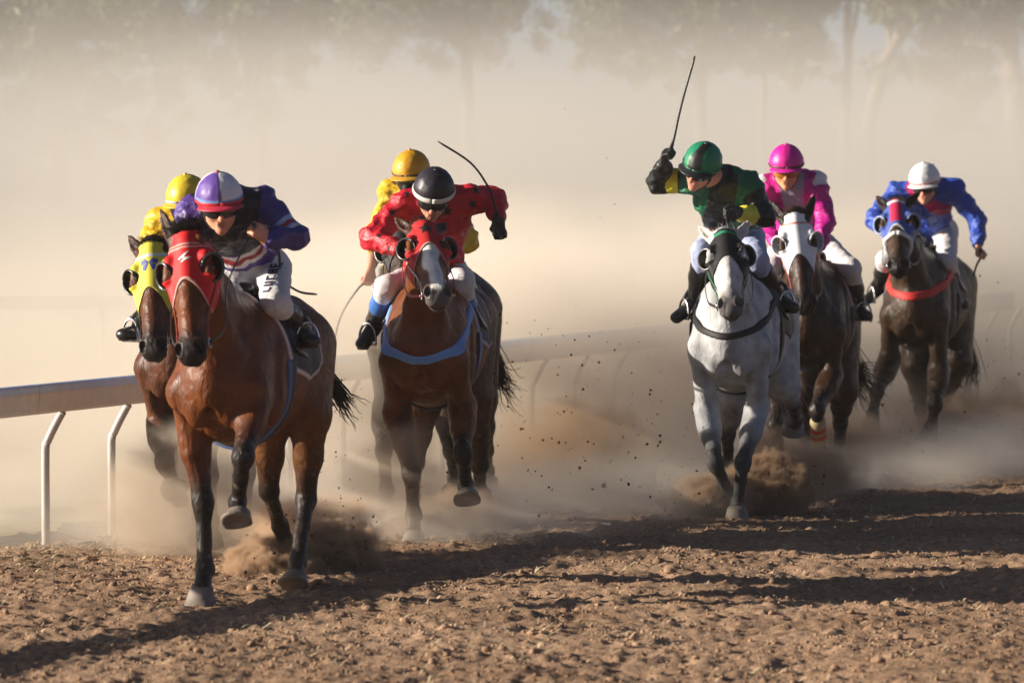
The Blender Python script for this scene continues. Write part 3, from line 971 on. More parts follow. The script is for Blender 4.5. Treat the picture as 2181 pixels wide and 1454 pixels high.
def hoof_geo(c, up, fwd, s=1.0):
    up = nrm(up); lat = nrm(np.cross(up, fwd)); fwd = np.cross(lat, up)
    rings = [(0.046, 0.046, 0.044, -0.012), (0.038, 0.053, 0.050, -0.010), (0.0, 0.062, 0.058, 0.004), (-0.034, 0.071, 0.066, 0.017),
             (-0.0341, 0.073, 0.068, 0.017),
             (-0.045, 0.073, 0.068, 0.018), (-0.0452, 0.052, 0.048, 0.016), (-0.040, 0.048, 0.044, 0.016)]
    seg = 22
    vs, fs = [], []
    for h, rx, ry, sh in rings:
        for k in range(seg):
            th = 2 * math.pi * k / seg
            cx, cy = math.cos(th), math.sin(th)
            if cx < -0.45: cx = -0.45 - (cx + 0.45) * -0.35 * (1 + 0.6 * math.cos(6 * th) * 0)
            slope = 0.010 * (1 if h < 0 else 0) * 0
            vs.append(c + s * (up * (h + slope) * .82 + fwd * (rx * cx + sh) + lat * ry * cy))
    for i in range(len(rings) - 1):
        for k in range(seg):
            q = i * seg + k; r = i * seg + (k + 1) % seg
            fs.append((q, q + seg, r + seg, r))
    fs.append(tuple(range(seg)))
    fs.append(tuple(range((len(rings) - 1) * seg, len(rings) * seg))[::-1])
    return vs, fs

LW = 1.24   # racehorses seen head-on through a long lens: sturdy limbs and broad faces

def build_horse(spec):
    g = Rig(spec['u'], spec['y'], spec['yaw'])
    h = spec.get('voxel', 0.010)
    dz = spec.get('dz', -0.05)
    up = V(0, 0, 1)
    P = []
    # trunk
    secs = [(0.70, 1.12, .10, .15), (0.60, 1.15, .185, .235), (0.44, 1.17, .235, .33), (0.22, 1.18, .270, .365), (0.0, 1.18, .295, .355), (-0.22, 1.20, .295, .325),
            (-0.45, 1.25, .27, .285), (-0.66, 1.29, .24, .255), (-0.84, 1.29, .17, .20)]
    for a, b in zip(secs, secs[1:]):
        P.append(econe((a[0], 0, a[1] + dz), (b[0], 0, b[1] + dz), up, a[2:], b[2:], .03))
    P.append(ell((.30, 0, 1.50 + dz), (.26, .07, .085), k=.06))                       # withers
    P.append(ell((-.56, 0, 1.42 + dz), (.26, .15, .12), k=.06))                        # croup
    neck_low = V(.47, 0, 1.30 + dz)
    # head and neck
    pu, pv, pxl = spec['poll']
    poll = g.px(pu, pv, pxl)
    HL = spec.get('head_len', .66)
    mu, mv = spec['muzzle']
    muz = g.reach(poll, mu, mv, HL, 1)
    A = nrm(muz - poll)
    latref = nrm(V(0, 1, 0) + V(0, 0, spec.get('head_roll', 0.0)) + V(spec.get('head_turn', 0.0), 0, 0))
    L = nrm(latref - A * (A @ latref))
    F = np.cross(A, L)
    F = F if F[0] > 0 or abs(F[0]) < .01 else F
    hp = lambda t, s, q: poll + A * (t * HL) + L * s - F * q
    nape = hp(.10, 0, .115)
    nd = nrm(nape - neck_low)
    nup = nrm(np.cross(nd, V(0, 1, 0))); nup = -nup if nup[2] < 0 else nup
    m1 = neck_low * .62 + nape * .38 + nup * .03
    m2 = neck_low * .28 + nape * .72 + nup * .035
    P.append(econe(neck_low - V(.12, 0, .06), m1, nup, (.165, .30), (.105, .215), .08))
    P.append(econe(m1, m2, nup, (.105, .215), (.080, .165), .04))
    P.append(econe(m2, nape, nup, (.080, .165), (.072, .125), .04))
    for sd in (-1, 1):                                                                  # neck muscle and jugular ridge
        P.append(cone(m2 + V(0, sd * .045, 0) - nup * .06, neck_low + V(.12, sd * .09, -.10), .045, .06, .05))
    hs = [(-.02, .082, .08), (.14, .108, .112), (.28, .120, .135), (.42, .102, .128), (.56, .080, .104), (.72, .067, .082), (.86, .066, .072), (.96, .066, .063)]
    HP = []
    for a, b in zip(hs, hs[1:]):
        HP.append(econe(hp(a[0], 0, a[2]), hp(b[0], 0, b[2]), F, a[1:], b[1:], .02))
    for sd in (-1, 1):
        rot = np.array([A, L, F])
        HP.append(ell(hp(.27, sd * .062, .170), (.110, .042, .088), rot, .02))           # round cheek bone
        HP.append(cone(hp(.20, sd * .090, .030), hp(.33, sd * .104, .045), .026, .028, .02))   # brow
        HP.append(cone(hp(.33, sd * .096, .065), hp(.56, sd * .068, .06), .024, .014, .015))    # facial crest
        HP.append(ell(hp(.935, sd * .048, .032), (.050, .034, .040), rot, .016))         # nostril wing
        HP.append(ell(hp(.985, sd * .026, .070), (.036, .038, .034), rot, .02))            # upper lip
    HP.append(cone(hp(.05, 0, .02), hp(.90, 0, .022), .03, .024, .03))                    # nasal bone
    HP.append(cone(hp(.62, 0, .150), hp(.93, 0, .115), .036, .032, .03))                 # lower jaw
    HP.append(ell(hp(.97, 0, .115), (.038, .036, .028), np.array([A, L, F]), .02))       # chin
    cuts = []
    for sd in (-1, 1):
        cuts.append(subell(hp(.955, sd * .058, .008), (.036, .021, .034), np.array([nrm(A + L * sd * .25), nrm(L - A * sd * .25), F]), .010))
        cuts.append(subell(hp(.285, sd * .136, .05), (.03, .022, .022), np.array([A, L, F]), .01))
        cuts.append(subcone(hp(.80, sd * .080, .098), hp(.985, sd * .050, .096), .008, .010, .008))
    cuts.append(subcone(hp(1.03, -.045, .098), hp(1.03, .045, .098), .011, .011, .008))
    ears = []
    earcut = []
    ear_tips = []
    for sd, e in ((-1, spec['ears'][0]), (1, spec['ears'][1])):
        base = hp(.02, sd * .074, .055)
        d = nrm(-A * e[0] + L * sd * e[1] + F * e[2])
        el = spec.get('ear_len', .175) * (e[3] if len(e) > 3 else 1)
        tip = base + d * el
        mid = base + d * el * .42
        wd = nrm(np.cross(d, L * sd * .35 + F))
        fr = nrm(F + L * sd * .5 - d * (d @ (F + L * sd * .5)))
        ears += [econe(base - d * .03, mid, fr, (.030, .026), (.036, .022), .02), econe(mid, base + d * el * .75, fr, (.036, .022), (.022, .014), .01),
                 econe(base + d * el * .75, tip, fr, (.022, .014), (.005, .005), .01)]
        earcut.append(('subecone', base + d * el * .22 + fr * .022, base + d * el * .80 + fr * .012, fr, (.020, .018), (.010, .010), .008))
        ear_tips.append((base, d, fr, el))
    # legs
    legs = {}
    cuts0 = [subcone((.745, 0, 1.22 + dz), (.73, 0, .98 + dz), .014, .018, .04)]
    fore0 = {'FR': V(.46, -.165, .90 + dz), 'FL': V(.46, .165, .90 + dz)}
    hind0 = {'HR': V(-.42, -.165, 1.0 + dz), 'HL': V(-.42, .165, 1.0 + dz)}
    lens = {'F': (.43, .33, .155), 'H': (.46, .39, .155)}
    for k in ('FR', 'FL', 'HR', 'HL'):
        s = spec['legs'][k]
        st = s[0]
        j0 = (fore0 if k[0] == 'F' else hind0)[k]
        if st is not None:
            j0 = g.px(*st) if len(st) == 3 else g.px(st[0], st[1], j0[0])
        js = [j0]
        for (pu, pv, sg), ln in zip(s[1:], lens[k[0]]):
            q = g.reach(js[-1], pu, pv, ln, sg)
            got = np.linalg.norm(q - js[-1])
            if abs(got / ln - 1) > .12: print(f"  {spec['name']} {k} joint {len(js)} stretched {got / ln:.2f}")
            js.append(q)
        legs[k] = js
        side = -1 if k[1] == 'R' else 1
        if k[0] == 'F':
            pos = V(.60, side * .175, 1.10 + dz)
            el_, kn, fe, ho = js
            P.append(econe((.26, side * .15, 1.40 + dz), pos, (0, side, .2), (.12, .05), (.11, .075), .05))      # shoulder blade
            P.append(econe(pos, el_ + V(0.0, 0, .03), (0, side, 0), (.105, .075), (.085, .065), .05))          # upper arm
            P.append(ell((.665, side * .085, 1.05 + dz), (.075, .075, .125), k=.035))                           # breast muscle
            P.append(ell((.34, side * .205, 1.06 + dz), (.11, .07, .14), k=.04))                                 # triceps
            cuts0.append(subcone(pos + V(.07, -side * .075, -.02), pos + V(.02, -side * .06, -.20), .018, .024, .04))    # crease between breast and arm
            cuts0.append(subcone((.30, side * .245, 1.40 + dz), (.44, side * .275, 1.00 + dz), .014, .020, .05))
            cuts0.append(subcone((.16, side * .285, 1.22 + dz), (.24, side * .275, .94 + dz), .012, .018, .05))
            n0 = len(P)
            kd = nrm(kn - el_)
            P.append(cone(el_, el_ + (kn - el_) * .45, .100, .078, .04))
            P.append(cone(el_ + (kn - el_) * .45, kn,   .078, .053, .03))
            bulge = V(.9, side * .45, 0); bulge = nrm(bulge - kd * (bulge @ kd))
            P.append(ell(el_ + (kn - el_) * .28 + bulge * .03, (.16, .068, .072), frame(kd, bulge), .03))
            P.append(ell(el_ + (kn - el_) * .25 - bulge * .04, (.14, .055, .055), frame(kd, bulge), .03))
            cd = nrm(fe - kn)
            P.append(ell(kn + kd * .010 + bulge * .006, (.090, .051, .047), frame(nrm(kd + cd), bulge), .04))
            P.append(cone(kn, kn + (fe - kn) * .45, .051, .042, .03))
            P.append(cone(kn + (fe - kn) * .45, fe, .042, .043, .015))
            P.append(cone(kn - bulge * .016, fe - bulge * .014, .027, .027, .015))
        else:
            hip = V(-.60, side * .15, 1.30 + dz)
            stf, hk, fe, ho = js
            P.append(econe(hip, stf, (0, side, 0), (.24, .16), (.15, .105), .06))
            P.append(econe((-.80, side * .115, 1.26 + dz), stf * .45 + hk * .55 + V(-.03, 0, 0), (0, side, 0), (.16, .12), (.085, .064), .06))
            n0 = len(P)
            kd = nrm(hk - stf)
            P.append(cone(stf, stf + (hk - stf) * .5, .125, .082, .04))
            P.append(cone(stf + (hk - stf) * .5, hk, .082, .054, .03))
            cd = nrm(fe - hk)
            bk = V(-1, 0, 0); bk = nrm(bk - cd * (bk @ cd)); bulge = -bk
            P.append(ell(hk, (.072, .053, .060), frame(cd, bk), .025))
            P.append(cone(hk + bk * .045 - cd * .05, hk + bk * .02 + cd * .06, .031, .026, .02))
            P.append(cone(hk + bk * .05 - cd * .055, stf * .5 + hk * .5 + bk * .03, .018, .022, .02))
            P.append(cone(hk, hk + (fe - hk) * .45, .052, .043, .03))
            P.append(cone(hk + (fe - hk) * .45, fe, .043, .044, .015))
            P.append(cone(hk + bk * .025, fe + bk * .014, .027, .027, .015))
        pd = nrm(ho - fe)
        P.append(ell(fe - bulge * .008, (.052, .047, .050), frame(pd, bulge), .035))
        P.append(ell(fe - bulge * .032 + pd * .006, (.034, .028, .026), frame(pd, bulge), .02))
        P.append(cone(fe, ho - pd * .02, .041, .052, .02))
        lw = spec.get('lw', .88)
        for i_ in range(n0, len(P)):
            p_ = P[i_]
            if p_[0] == 'cone': P[i_] = ('cone', p_[1], p_[2], p_[3] * lw, p_[4] * lw, p_[5])
            elif p_[0] == 'ell': P[i_] = ('ell', p_[1], p_[2], p_[3] * V(1, lw, lw), p_[4])
    f = field_of(P + HP + ears + cuts + cuts0 + earcut, h)
    verts, quads = surface(f)
    nn_ = vnormals(verts, quads)
    verts = verts + nn_ * (wobble(verts, .0035, 7, spec['seed'], 2, (.8, 1, 1.2)) + wobble(verts, .0016, 24, spec['seed'] + 3, 1, (.5, 1, 1.3)))[:, None]
    # coat colours
    c = spec['coat']
    n = len(verts)
    cc = np.tile(V(c['body']), (n, 1))
    if 'belly' in c:
        cc = mix(cc, c['belly'], sstep(1.15, .85, verts[:, 2]) * .6)
    if 'rump' in c:
        cc = mix(cc, c['rump'], sstep(.1, -.5, verts[:, 0]))
    best = np.full(n, 9.0); par = np.zeros(n); lk = np.zeros(n, dtype=int)
    for li, (k, js) in enumerate(legs.items()):
        for i in range(3):
            d, t = nearest_t(verts, js[i], js[i + 1])
            m = d < best
            best[m] = d[m]; par[m] = i + t[m]; lk[m] = li
    legm = (best < .12)
    pt = np.zeros(n)
    pt[legm] = sstep(c.get('p0', .5), c.get('p1', 1.0), par[legm])
    cc = mix(cc, c['points'], pt)
    t = (verts - poll) @ A / HL
    s = (verts - poll) @ L
    q = -(verts - poll) @ F
    hm = (t > -.3) & (q < .25) & (q > -.05) & (np.abs(s) < .13) & (verts[:, 0] > .55)
    if 'face' in c: cc = mix(cc, c['face'], np.where(hm & (q < .10), sstep(.30, .42, t), 0))
    cc = mix(cc, c['muzzle'], np.where(hm, sstep(.70, .95, t), 0))
    cc = mix(cc, c.get('jaw', c['muzzle']), np.where(hm, sstep(.11, .17, q) * .4, 0))
    if 'blaze' in c:
        w0, w1, t0, t1 = c['blaze']
        wv = np.interp(t, [t0, t1], [w0, w1])
        cc = mix(cc, S(222, 218, 212), np.where(hm & (q < .09), sstep(wv + .007, wv - .007, np.abs(s + .008 * np.sin(t * 14)) + .004 * np.sin(t * 23 + s * 40)) * sstep(t0 - .03, t0, t) * sstep(t1 + .05, t1 - .02, t), 0))
    for sd in (-1, 1):
        nd = np.linalg.norm((verts - hp(.962, sd * .054, .012)) * 1.0, axis=1)
        cc = mix(cc, (.008, .006, .006), sstep(.036, .022, nd) * (np.abs(s) > .02))
    md = np.where((t > .97) & (np.abs(q - .098) < .02), sstep(.016, .006, np.abs(q - .098)), 0)
    cc = mix(cc, (.010, .007, .007), md * .8)
    if 'dust' in c:                                                                          # splashes of mud on chest, belly and legs
        sp_ = wobble(verts, 1, 28, spec['seed'] + 8, 2)
        cc = mix(cc, (.23, .16, .11), sstep(.42, .62, sp_) * sstep(1.25, .55, verts[:, 2]) * c.get('mud', .3))
    if 'face_dark' in c:
        cc = mix(cc, cc * .5, np.where(hm, sstep(.05, .09, np.abs(s)), 0))
    earm = np.zeros(n, dtype=bool)
    for base, d, fr, el in ear_tips:
        dd, _ = nearest_t(verts, base + d * .02, base + d * el)
        earm |= dd < .05
    if 'ear' in c: cc[earm & (q > -.02)] = V(c['ear'])
    if 'dapple' in c:
        nz = wobble(verts[::1], 1, 14, 3, 2)
        cc = cc * (1 + c['dapple'] * nz)[:, None]
    if 'dust' in c:                                                                          # pale dust caked on the lower legs
        cc = mix(cc, (0.20, 0.15, 0.11), sstep(.5, .05, verts[:, 2]) * c['dust'])
    body = mesh_obj('horse', verts, quads, M[spec.get('coat_mat', 'coat')], None, cc)
    body.matrix_world = g.mw
    tag(body, spec['label'], 'horse', 'galloping racehorses')
    # hooves
    for k, js in legs.items():
        fe, ho = js[2], js[3]
        upv = nrm(fe - ho)
        if k in spec.get('flat', ()):
            upv = nrm(V(0.10, 0, 1)); fwd = V(1, 0, -.05)
            hc = V(ho[0] + .015, ho[1], .044)
        else:
            fwd = V(1, 0, 0) + V(0, 0, -.2); hc = ho
            upv = nrm(upv * .7 + V(-.25, 0, spec.get('hoof_up', .7)))
        vs, fs = hoof_geo(hc, upv, fwd, 1.16)
        mesh_obj('hoof', vs, fs, M[spec.get('hoof', {}).get(k, 'hoof')], body)
    # eyes
    for sd in (-1, 1):
        e = hp(.285, sd * .108, .052)
        vs, fs = lathe_geo([(.0005, -.026), (.014, -.022), (.023, -.012), (.026, 0), (.023, .012), (.014, .022), (.0005, .026)], e, L, 16)
        mesh_obj('eye', vs, fs, M['eye'], body)
    H = dict(g=g, body=body, f=f, hp=hp, A=A, L=L, F=F, HL=HL, poll=poll, muz=muz, HP=HP, cuts=cuts, P=P, legs=legs, neck=(neck_low, m1, m2, nape, nup), dz=dz, h=h, ears=ear_tips, spec=spec)
    return H

def decal(name, polys, surf, at3, mat, parent, off, res=.003, along=None):
    """flat print laid on a curved surface: at3 maps the print's own (x, y) to a point near that surface"""
    from mathutils.bvhtree import BVHTree
    tree = BVHTree.FromPolygons([Vector(p) for p in surf[0]], [tuple(int(i) for i in q) for q in surf[1]])
    pts, fs = [], []
    for poly in polys:
        px_ = np.array(poly)
        lo, hi = px_.min(0), px_.max(0)
        nx_, ny_ = [max(2, int((hi[i] - lo[i]) / res) + 1) for i in (0, 1)]
        xs = np.linspace(lo[0], hi[0], nx_); ys = np.linspace(lo[1], hi[1], ny_)
        gx, gy = np.meshgrid((xs[1:] + xs[:-1]) / 2, (ys[1:] + ys[:-1]) / 2, indexing='ij')
        ids = {}
        for i, j in np.argwhere(in_poly(gx, gy, poly)):
            q = []
            for a, b in ((i, j), (i + 1, j), (i + 1, j + 1), (i, j + 1)):
                if (a, b) not in ids:
                    q0 = Vector(at3(xs[a], ys[b]))
                    p, n, _, _ = tree.find_nearest(q0) if along is None else tree.ray_cast(q0 - Vector(along) * .5, Vector(along))
                    if p is None: p, n, _, _ = tree.find_nearest(q0)
                    ids[a, b] = len(pts); pts.append(V(p + n * off))
                q.append(ids[a, b])
            fs.append(tuple(q))
    return mesh_obj(name, pts, fs, mat, parent)

def hair_geo(strands, r0=.0035, r1=.0008):
    vs, fs = [], []
    for st in strands:
        n = len(st)
        o = len(vs)
        tn = np.gradient(np.asarray(st), axis=0)
        for i in range(n):
            t = nrm(tn[i])
            a = nrm(np.cross(t, V(.3, .5, .81))); b = np.cross(t, a)
            r = r0 + (r1 - r0) * i / (n - 1)
            for k in range(3):
                th = 2.094 * k
                vs.append(st[i] + r * (a * math.cos(th) + b * math.sin(th)))
        for i in range(n - 1):
            for k in range(3):
                q = o + i * 3 + k; w = o + i * 3 + (k + 1) % 3
                fs.append((q, w, w + 3, q + 3))
    return vs, fs

def arc_of(ring, keep):
    n = len(ring) - 1
    k = keep[:n]
    if all(k): return ring
    st = [i for i in range(n) if k[i] and not k[i - 1]][0]
    out = []
    while k[st % n] and len(out) < n:
        out.append(ring[st % n]); st += 1
    return out

def dress_horse(H):
    """hood, blinkers, bridle, mane, tail, saddle and straps"""
    spec, body, f, hp, A, L, F, HL, poll, g = (H[k] for k in ('spec', 'body', 'f', 'hp', 'A', 'L', 'F', 'HL', 'poll', 'g'))
    rnd = random.Random(spec['seed'])
    hd = spec['hood']
    # hood: a shell over the head, cut by a curved front edge
    hf = field_of([p for p in H['HP']] + [H['P'][-1]][:0], .0065 if spec['y'] > 29 else .0048, .007, .03)
    X, Y, Z = hf.ax[0][:, None, None], hf.ax[1][None, :, None], hf.ax[2][None, None, :]
    T = ((X - poll[0]) * A[0] + (Y - poll[1]) * A[1] + (Z - poll[2]) * A[2]) / HL
    SS = (X - poll[0]) * L[0] + (Y - poll[1]) * L[1] + (Z - poll[2]) * L[2]
    Q = -((X - poll[0]) * F[0] + (Y - poll[1]) * F[1] + (Z - poll[2]) * F[2])
    edge = lambda s, q: hd['t0'] + hd.get('k', .20) * np.minimum((np.abs(s) / .100) ** 2, 1.5) + .3 * np.clip(q - .03, 0, .3)
    top = lambda q: -.03 + q * .55
    a = np.maximum(hf.a, (T - edge(SS, Q)) * HL)
    a = np.maximum(a, (top(Q) - T) * HL)
    for sd in (-1, 1):                                                                      # eye openings
        e = hp(.285, sd * .112, .034)
        a = np.maximum(a, .050 - np.sqrt((X - e[0]) ** 2 + (Y - e[1]) ** 2 + (Z - e[2]) ** 2))
    v, qd = surface(hf, a.astype(np.float32))
    t = (v - poll) @ A / HL; s = (v - poll) @ L; q = -(v - poll) @ F
    cc = hd['col'](t, s, q, edge(s, q) - t)
    hood = mesh_obj('hood', v, qd, M['hood'], body, cc)
    for em in hd.get('emblem', ()):
        decal('emblem', em[0], (v, qd), lambda x, y: hp(em[1] + y / HL, x, -.02), em[2], hood, .0018)
    # blinker cups
    if hd.get('cups'):
        for sd in (-1, 1):
            e = hp(.285, sd * .108, .055)
            o = nrm(F * .72 + A * .34 + L * sd * .60)
            cup, rim = hd['cups']
            prof = [(.0005, -.056), (.023, -.053), (.043, -.038), (.054, -.012), (.057, .010), (.0575, .022), (.054, .022), (.051, .008), (.047, -.010), (.035, -.032), (.0005, -.046)]
            c0 = e + L * sd * .004 - F * .002
            vs, fs = lathe_geo(prof, c0, o, 26, 1.0, A)
            od = nrm(A - o * (A @ o))
            vs = [p + od * ((p - c0) @ od) * .22 for p in vs]
            k = len(prof)
            # the cup is open on the nose side: keep what stands away from the head
            vv = np.array(vs)
            side = (vv - e) @ L * sd
            keep = [fc for fc in fs if np.mean([side[i] for i in fc]) > -.030]
            bl = mesh_obj('blinker', vs, keep, M[cup], body)
            ring = [c0 + o * .023 + .0558 * (math.cos(x) * nrm(np.cross(o, A)) + 1.22 * math.sin(x) * od) for x in np.linspace(0, 2 * math.pi, 28)]
            tube('rim', [p for p in ring[:-1] if (p - e) @ L * sd > -.022] if False else arc_of(ring, [(p - e) @ L * sd > -.024 for p in ring]), .0075, rim, bl, seg=8)
    # bridle
    bm = hd.get('bridle', M['leather'])
    for sd in (-1, 1):
        pts = f.project([hp(t_, sd * (.12 if t_ < .5 else .09), q_) for t_, q_ in ((.06, .10), (.2, .12), (.4, .11), (.6, .085), (.75, .075), (.88, .075))], .008)
        tube('cheek_strap', catmull(pts, 16), .009, bm, body, seg=6, flat=.4, up=L * sd)
        ringc = hp(.88, sd * .082, .080)
        pr = [ringc + .024 * (math.cos(x) * A + math.sin(x) * F) for x in np.linspace(0, 2 * math.pi, 18)]
        tube('bit_ring', pr, .0045, M['metal'], body, seg=6)
    if hd.get('noseband'):
        nm, nt_ = hd['noseband']
        ring = []
        for x in np.linspace(0, 2 * math.pi, 28):
            ring.append(hp(nt_, .075 * math.sin(x), .075 - .085 * math.cos(x)))
        ring = f.project(ring, .008)
        tube('noseband', ring, hd.get('nb_r', .013), nm, body, seg=8, flat=hd.get('nb_f', .4), up=[nrm(p - hp(nt_, 0, .075)) for p in ring])
    # mane and forelock
    nl, m1, m2, nape, nup = H['neck']
    strands = []
    mn = spec.get('mane', {})
    for i in range(mn.get('n', 260)):
        u = rnd.random() ** 1.0
        pts4 = catmull([nl + nup * .27, m1 + nup * .205, m2 + nup * .16, hp(.0, 0, .06)], 30)
        p = pts4[int(u * 29)] + V(0, rnd.uniform(-.02, .02), 0)
        ln = rnd.uniform(.06, .13) * mn.get('len', 1.0)
        sd = mn.get('side', 1)
        d = nrm(V(-.5, sd * rnd.uniform(.1, .9), rnd.uniform(-.5, .15)))
        e = p + d * ln + V(0, 0, -.05)
        strands.append(catmull([p - nup * .015, p + d * ln * .5 + V(0, 0, .01), e], 5))
    for i in range(int(mn.get('fore', 90) * 2.2)):
        p = hp(.0, rnd.uniform(-.03, .03), .02)
        d = nrm(-A * rnd.uniform(.1, 1.0) + L * rnd.uniform(-.7, .7) + F * rnd.uniform(-.2, .7))
        ln = rnd.uniform(.03, .095) * mn.get('flen', 1.0)
        strands.append(catmull([p, p + d * ln * .6, p + d * ln + V(-.03, 0, -.015)], 4))
    vs, fs = hair_geo(strands, .0017, .0006)
    mesh_obj('mane', vs, fs, M[mn.get('mat', 'hair')], body)
    # tail
    tl = spec['tail']
    base = V(-.92, 0, 1.32 + H['dz'])
    tp = [base] + [g.px(*p) for p in tl['path']]
    core = catmull(tp, 12)
    strands = []
    for i in range(tl.get('n', 160)):
        sp = rnd.gauss(0, 1); sq = rnd.gauss(0, 1)
        end = rnd.uniform(.6, 1.05)
        st = []
        for k in range(9):
            w = k / 8 * end
            c0 = core[min(int(w * 11), 11)]
            st.append(c0 + V(0, sp, sq) * (.022 + tl.get('spread', .06) * w ** 1.5) + V(rnd.gauss(0, .004), rnd.gauss(0, .004), rnd.gauss(0, .004)))
        strands.append(catmull(st, 9))
    vs, fs = hair_geo(strands, .005, .0012)
    mesh_obj('tail', vs, fs, M[tl.get('mat', 'hair')], body)
    for lk, t0_, t1_, stripes in spec.get('bandage', ()):
        a_, b_ = H['legs'][lk][1], H['legs'][lk][2]
        v, qd = surface(field_of([cone(a_ + (b_ - a_) * t0_, a_ + (b_ - a_) * t1_, .055, .056, .01)], .007))
        tt = nearest_t(v, a_ + (b_ - a_) * t0_, a_ + (b_ - a_) * t1_)[1]
        cc = np.tile(V(stripes[0]), (len(v), 1))
        w_ = ((v - a_) @ V(.4, .8, .1)) * 3
        for lo, hi, cl_ in stripes[1]: cc[(tt + w_ * .3 > lo) & (tt + w_ * .3 < hi)] = V(cl_)
        mesh_obj('leg_bandage', v, qd, M['hood'], body, cc)
    # shells over the trunk: saddle cloth, girth, breast strap
    tf = field_of([p for p in H['P']], .0075 if spec['y'] < 29 else .009, .012, .03)
    X, Y, Z = tf.ax[0][:, None, None], tf.ax[1][None, :, None], tf.ax[2][None, None, :]
    dzz = H['dz']
    a = np.maximum(tf.a, np.maximum(np.abs(X + .08 + 0 * Z) - .30, (1.13 + dzz + .25 * np.abs(X + .08)) - Z + 0 * Y))
    v, qd = surface(tf, a.astype(np.float32))
    ed = np.minimum(.30 - np.abs(v[:, 0] + .08), v[:, 2] - (1.13 + dzz + .25 * np.abs(v[:, 0] + .08)))
    cl = spec['cloth']
    cc = mix(np.tile(V(cl[1]), (len(v), 1)), V(cl[0]), sstep(.014, .026, ed))
    mesh_obj('saddle_cloth', v, qd, M['hood'], body, cc)
    a = np.maximum(tf.a - .004, np.abs(X - .20) - .05 + 0 * Y + 0 * Z)
    a = np.maximum(a, Z - 1.2)
    v, qd = surface(tf, a.astype(np.float32))
    gc = np.tile(V(spec.get('girth', (.02, .02, .022))), (len(v), 1))
    gc[np.abs(v[:, 0] - .20) > .038] = V(spec.get('girth_edge', (.03, .04, .07)))
    mesh_obj('girth', v, qd, M['hood'], body, gc)
    bs = spec.get('breast')
    if bs:
        p0 = g.px(*bs['low']); p1 = g.px(*bs['high'])
        ax = nrm(p1 - p0); nn = nrm(np.cross(ax, V(0, 1, 0)))
        nn = nn if nn[2] > 0 else -nn
        wv = bs.get('w', .02)
        pl = (X - p0[0]) * nn[0] + (Y - p0[1]) * nn[1] + (Z - p0[2]) * nn[2]
        a = np.maximum(tf.a + .003, np.abs(pl) - wv)
        a = np.maximum(a, .16 - X + 0 * Y)
        v, qd = surface(tf, a.astype(np.float32))
        # drop faces on the rear cut so that only the band remains
        bc = np.tile(V(bs['col']), (len(v), 1))
        pv = (v - p0) @ nn
        bc[np.abs(pv) > wv * .72] = V(bs.get('edge', bs['col']))
        mesh_obj('breast_strap', v, qd, M['hood'], body, bc)
    # racing saddle with flaps, stirrup leathers and irons
    sd_ = [econe((-.30, 0, 1.55 + dzz), (.10, 0, 1.575 + dzz), (0, 0, 1), (.13, .03), (.09, .03), .03), ell((.12, 0, 1.60 + dzz), (.05, .07, .035), k=.02), ell((-.30, 0, 1.585 + dzz), (.05, .12, .03), k=.02)]
    for s2 in (-1, 1):
        sd_.append(econe((-.02, s2 * .16, 1.53 + dzz), (.06, s2 * .30, 1.27 + dzz), (0, s2, .3), (.13, .014), (.10, .012), .02))
    sf = field_of(sd_, .011)
    v, qd = surface(sf)
    mesh_obj('saddle', v, qd, M[spec.get('saddle', 'leather')], body)
    H['tf'] = tf
    return H

# ------------------------------------------------------------------ jockeys
def hand_prims(wr, el, d, w, side, grip=1.0, k=.006):
    """palm, four curled fingers and a thumb; d runs from wrist to knuckles, w across the palm towards the thumb side"""
    d = nrm(d); w = nrm(w - d * (w @ d)); pn = np.cross(d, w) * (1 if side > 0 else -1)      # pn: the way the palm faces
    kn = wr + d * .088
    P = [econe(wr - d * .01, kn - d * .012, pn, (.028, .021), (.041, .016), .015)]
    fl = [(.030, .95), (.0105, 1.05), (-.009, 1.0), (-.028, .80)]
    for off, sc_ in fl:
        b = kn + w * off - d * .008
        r = .0098 if sc_ > .85 else .0088
        a1 = R(62) * grip
        p1 = b + (d * math.cos(a1) + pn * math.sin(a1)) * .043 * sc_
        a2 = a1 + R(85) * grip
        p2 = p1 + (d * math.cos(a2) + pn * math.sin(a2)) * .029 * sc_
        a3 = a2 + R(50) * grip
        p3 = p2 + (d * math.cos(a3) + pn * math.sin(a3)) * .021 * sc_
        P += [cone(b, p1, r, r * .95, k), cone(p1, p2, r * .95, r * .88, k * .6), cone(p2, p3, r * .88, r * .75, k * .6)]
    tb = wr + d * .022 + w * .026 + pn * .006
    t1 = tb + nrm(d * .55 + w * .55 + pn * .55) * .042
    t2 = t1 + nrm(d * .55 - w * .25 + pn * .45) * .032
    t3 = t2 + nrm(d * .45 - w * .75 + pn * .1) * .024
    P += [cone(tb, t1, .015, .0115, .012), cone(t1, t2, .0115, .0105, k), cone(t2, t3, .0105, .0085, k)]
    return P, kn - d * .006 + pn * .028, w

